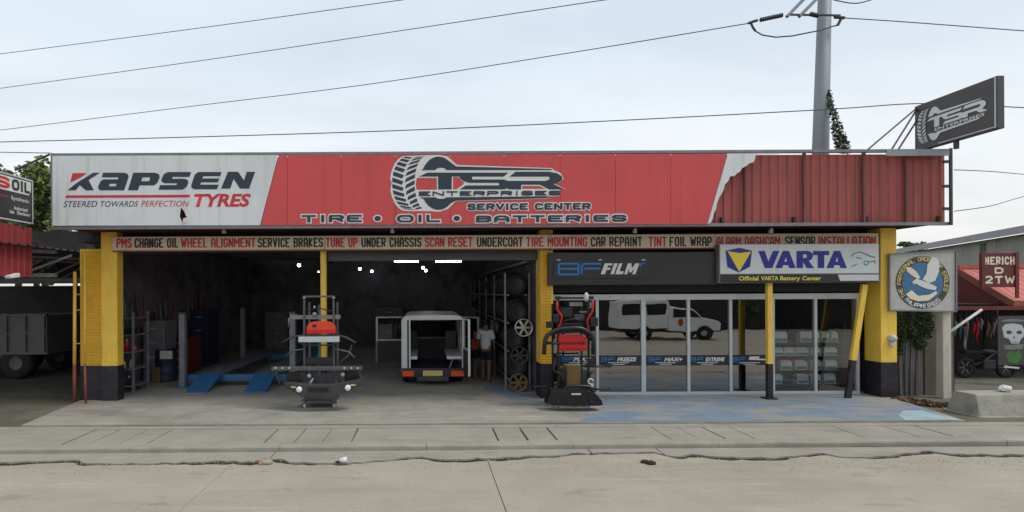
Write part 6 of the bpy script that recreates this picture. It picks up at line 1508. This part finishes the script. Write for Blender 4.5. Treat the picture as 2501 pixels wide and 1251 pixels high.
for x in (uxl+1.25, uxr-.85):
    for y, s_ in ((uy-.20, 1), (uy-W, 1)):
        MB().lathe((x, y+.205, .36), (0, 1, 0), [(-.0, .42), (.006, .42), (.006, .0)], 24).build('wheel_arch', 'black_gloss', ut) if y > uy-1 else None
        w_ = MB().lathe((x, y+.02, .35), (0, 1, 0), [(0, .2), (0, .31), (.03, .35), (.19, .35), (.22, .31), (.22, .2)], 24).build('wheel', 'rubber', ut, smooth=True)
        MB().lathe((x, y+.02, .35), (0, 1, 0), [(.02, .2), (.2, .2), (.205, .12), (.19, 0)], 20).build('rim', 'rim_silver', w_, smooth=True)
wl = thing('roadside_wall', (14, -9.5, 0), 'dark timber fence across the road, mirrored in the shop glass', 'fence')
for k in range(60):
    x = -6+k*.75; MB().box((x+.01, -9.6, 0), (x+.74, -9.55, 2.7+.25*math.sin(k*1.3))).build('plank', 'plank_dark', wl)
for i, (x, h) in enumerate(((6, 4.2), (13, 4.6), (20, 4.0), (27, 4.5))):
    tr3 = tree((x, -12.5, 0), h, 3.2, 2.0, 'leaf_dark', 'dark roadside tree across the road, %s of four' % ('first', 'second', 'third', 'fourth')[i], 40+i, 2200, .4, 20)
    tr3['group'] = 'trees across the road'

# ------------------------------------------------------------------ litter and stones by the road edge
g = G(839, 1133, .0)
cu = thing('paper_cup', (g.x, g.y, 0), 'crushed white cup lying on the cracked road edge', 'litter')
MB().lathe((g.x-.06, g.y, .045), (1, .15, .1), [(0, 0), (0, .035), (.11, .05), (.112, .046), (.01, .03)], 14).build('cup_wall', 'litter_white', cu, smooth=True)
MB().lathe((g.x-.075, g.y-.01, .03), (0, 0, 1), [(0, .05), (.006, .05), (.006, 0)], 12).build('lid', 'rubber', cu)
rs2 = random.Random(14)
def stone(px, py_, s_, label, m='dust'):
    g = G(px, py_, .0); mb = MB().ball((g.x, g.y, s_*.35), s_, 10, 7, (1.3, .9, .6))
    mb.v = [v+Vector((rs2.uniform(-1, 1), rs2.uniform(-1, 1), rs2.uniform(-.6, .6)))*s_*.14 for v in mb.v]
    mb.build('stone', m, base=(g.x, g.y, 0), label=label, cat='stone', group='stones at the road edge')
stone(650, 1133, .085, 'pale broken lump of concrete in the cracked road edge'); stone(633, 1132, .05, 'small reddish stone beside the concrete lump', 'maroon_wood')
stone(1575, 1131, .05, 'flat dark stone on the dusty road below the crack', 'earth'); stone(1590, 1134, .06, 'second flat dark stone on the dusty road', 'earth')
stone(1661, 1036, .04, 'white pebble on the pavement before the blue floor', 'litter_white'); stone(262, 968, .06, 'pale crumpled rag at the left column foot', 'litter_white'); stone(288, 970, .05, 'dark stone at the left column foot', 'earth')
mb = MB()
for _ in range(900):
    px = rs2.uniform(0, 2501); g = G(px, 1126+rs2.gauss(0, 14)-(px-1250)*.005, .0); s_ = rs2.uniform(.004, .014)
    mb.add([(g.x-s_, g.y-s_, .001), (g.x+s_, g.y-s_*.6, .001), (g.x+s_*.3, g.y+s_, .001), (g.x, g.y, s_*1.2+.003)], [(0, 1, 3), (1, 2, 3), (2, 0, 3)])
mb.build('road_grit', 'dust', kind='stuff', label='loose grit scattered along the cracked road edge', cat='grit')
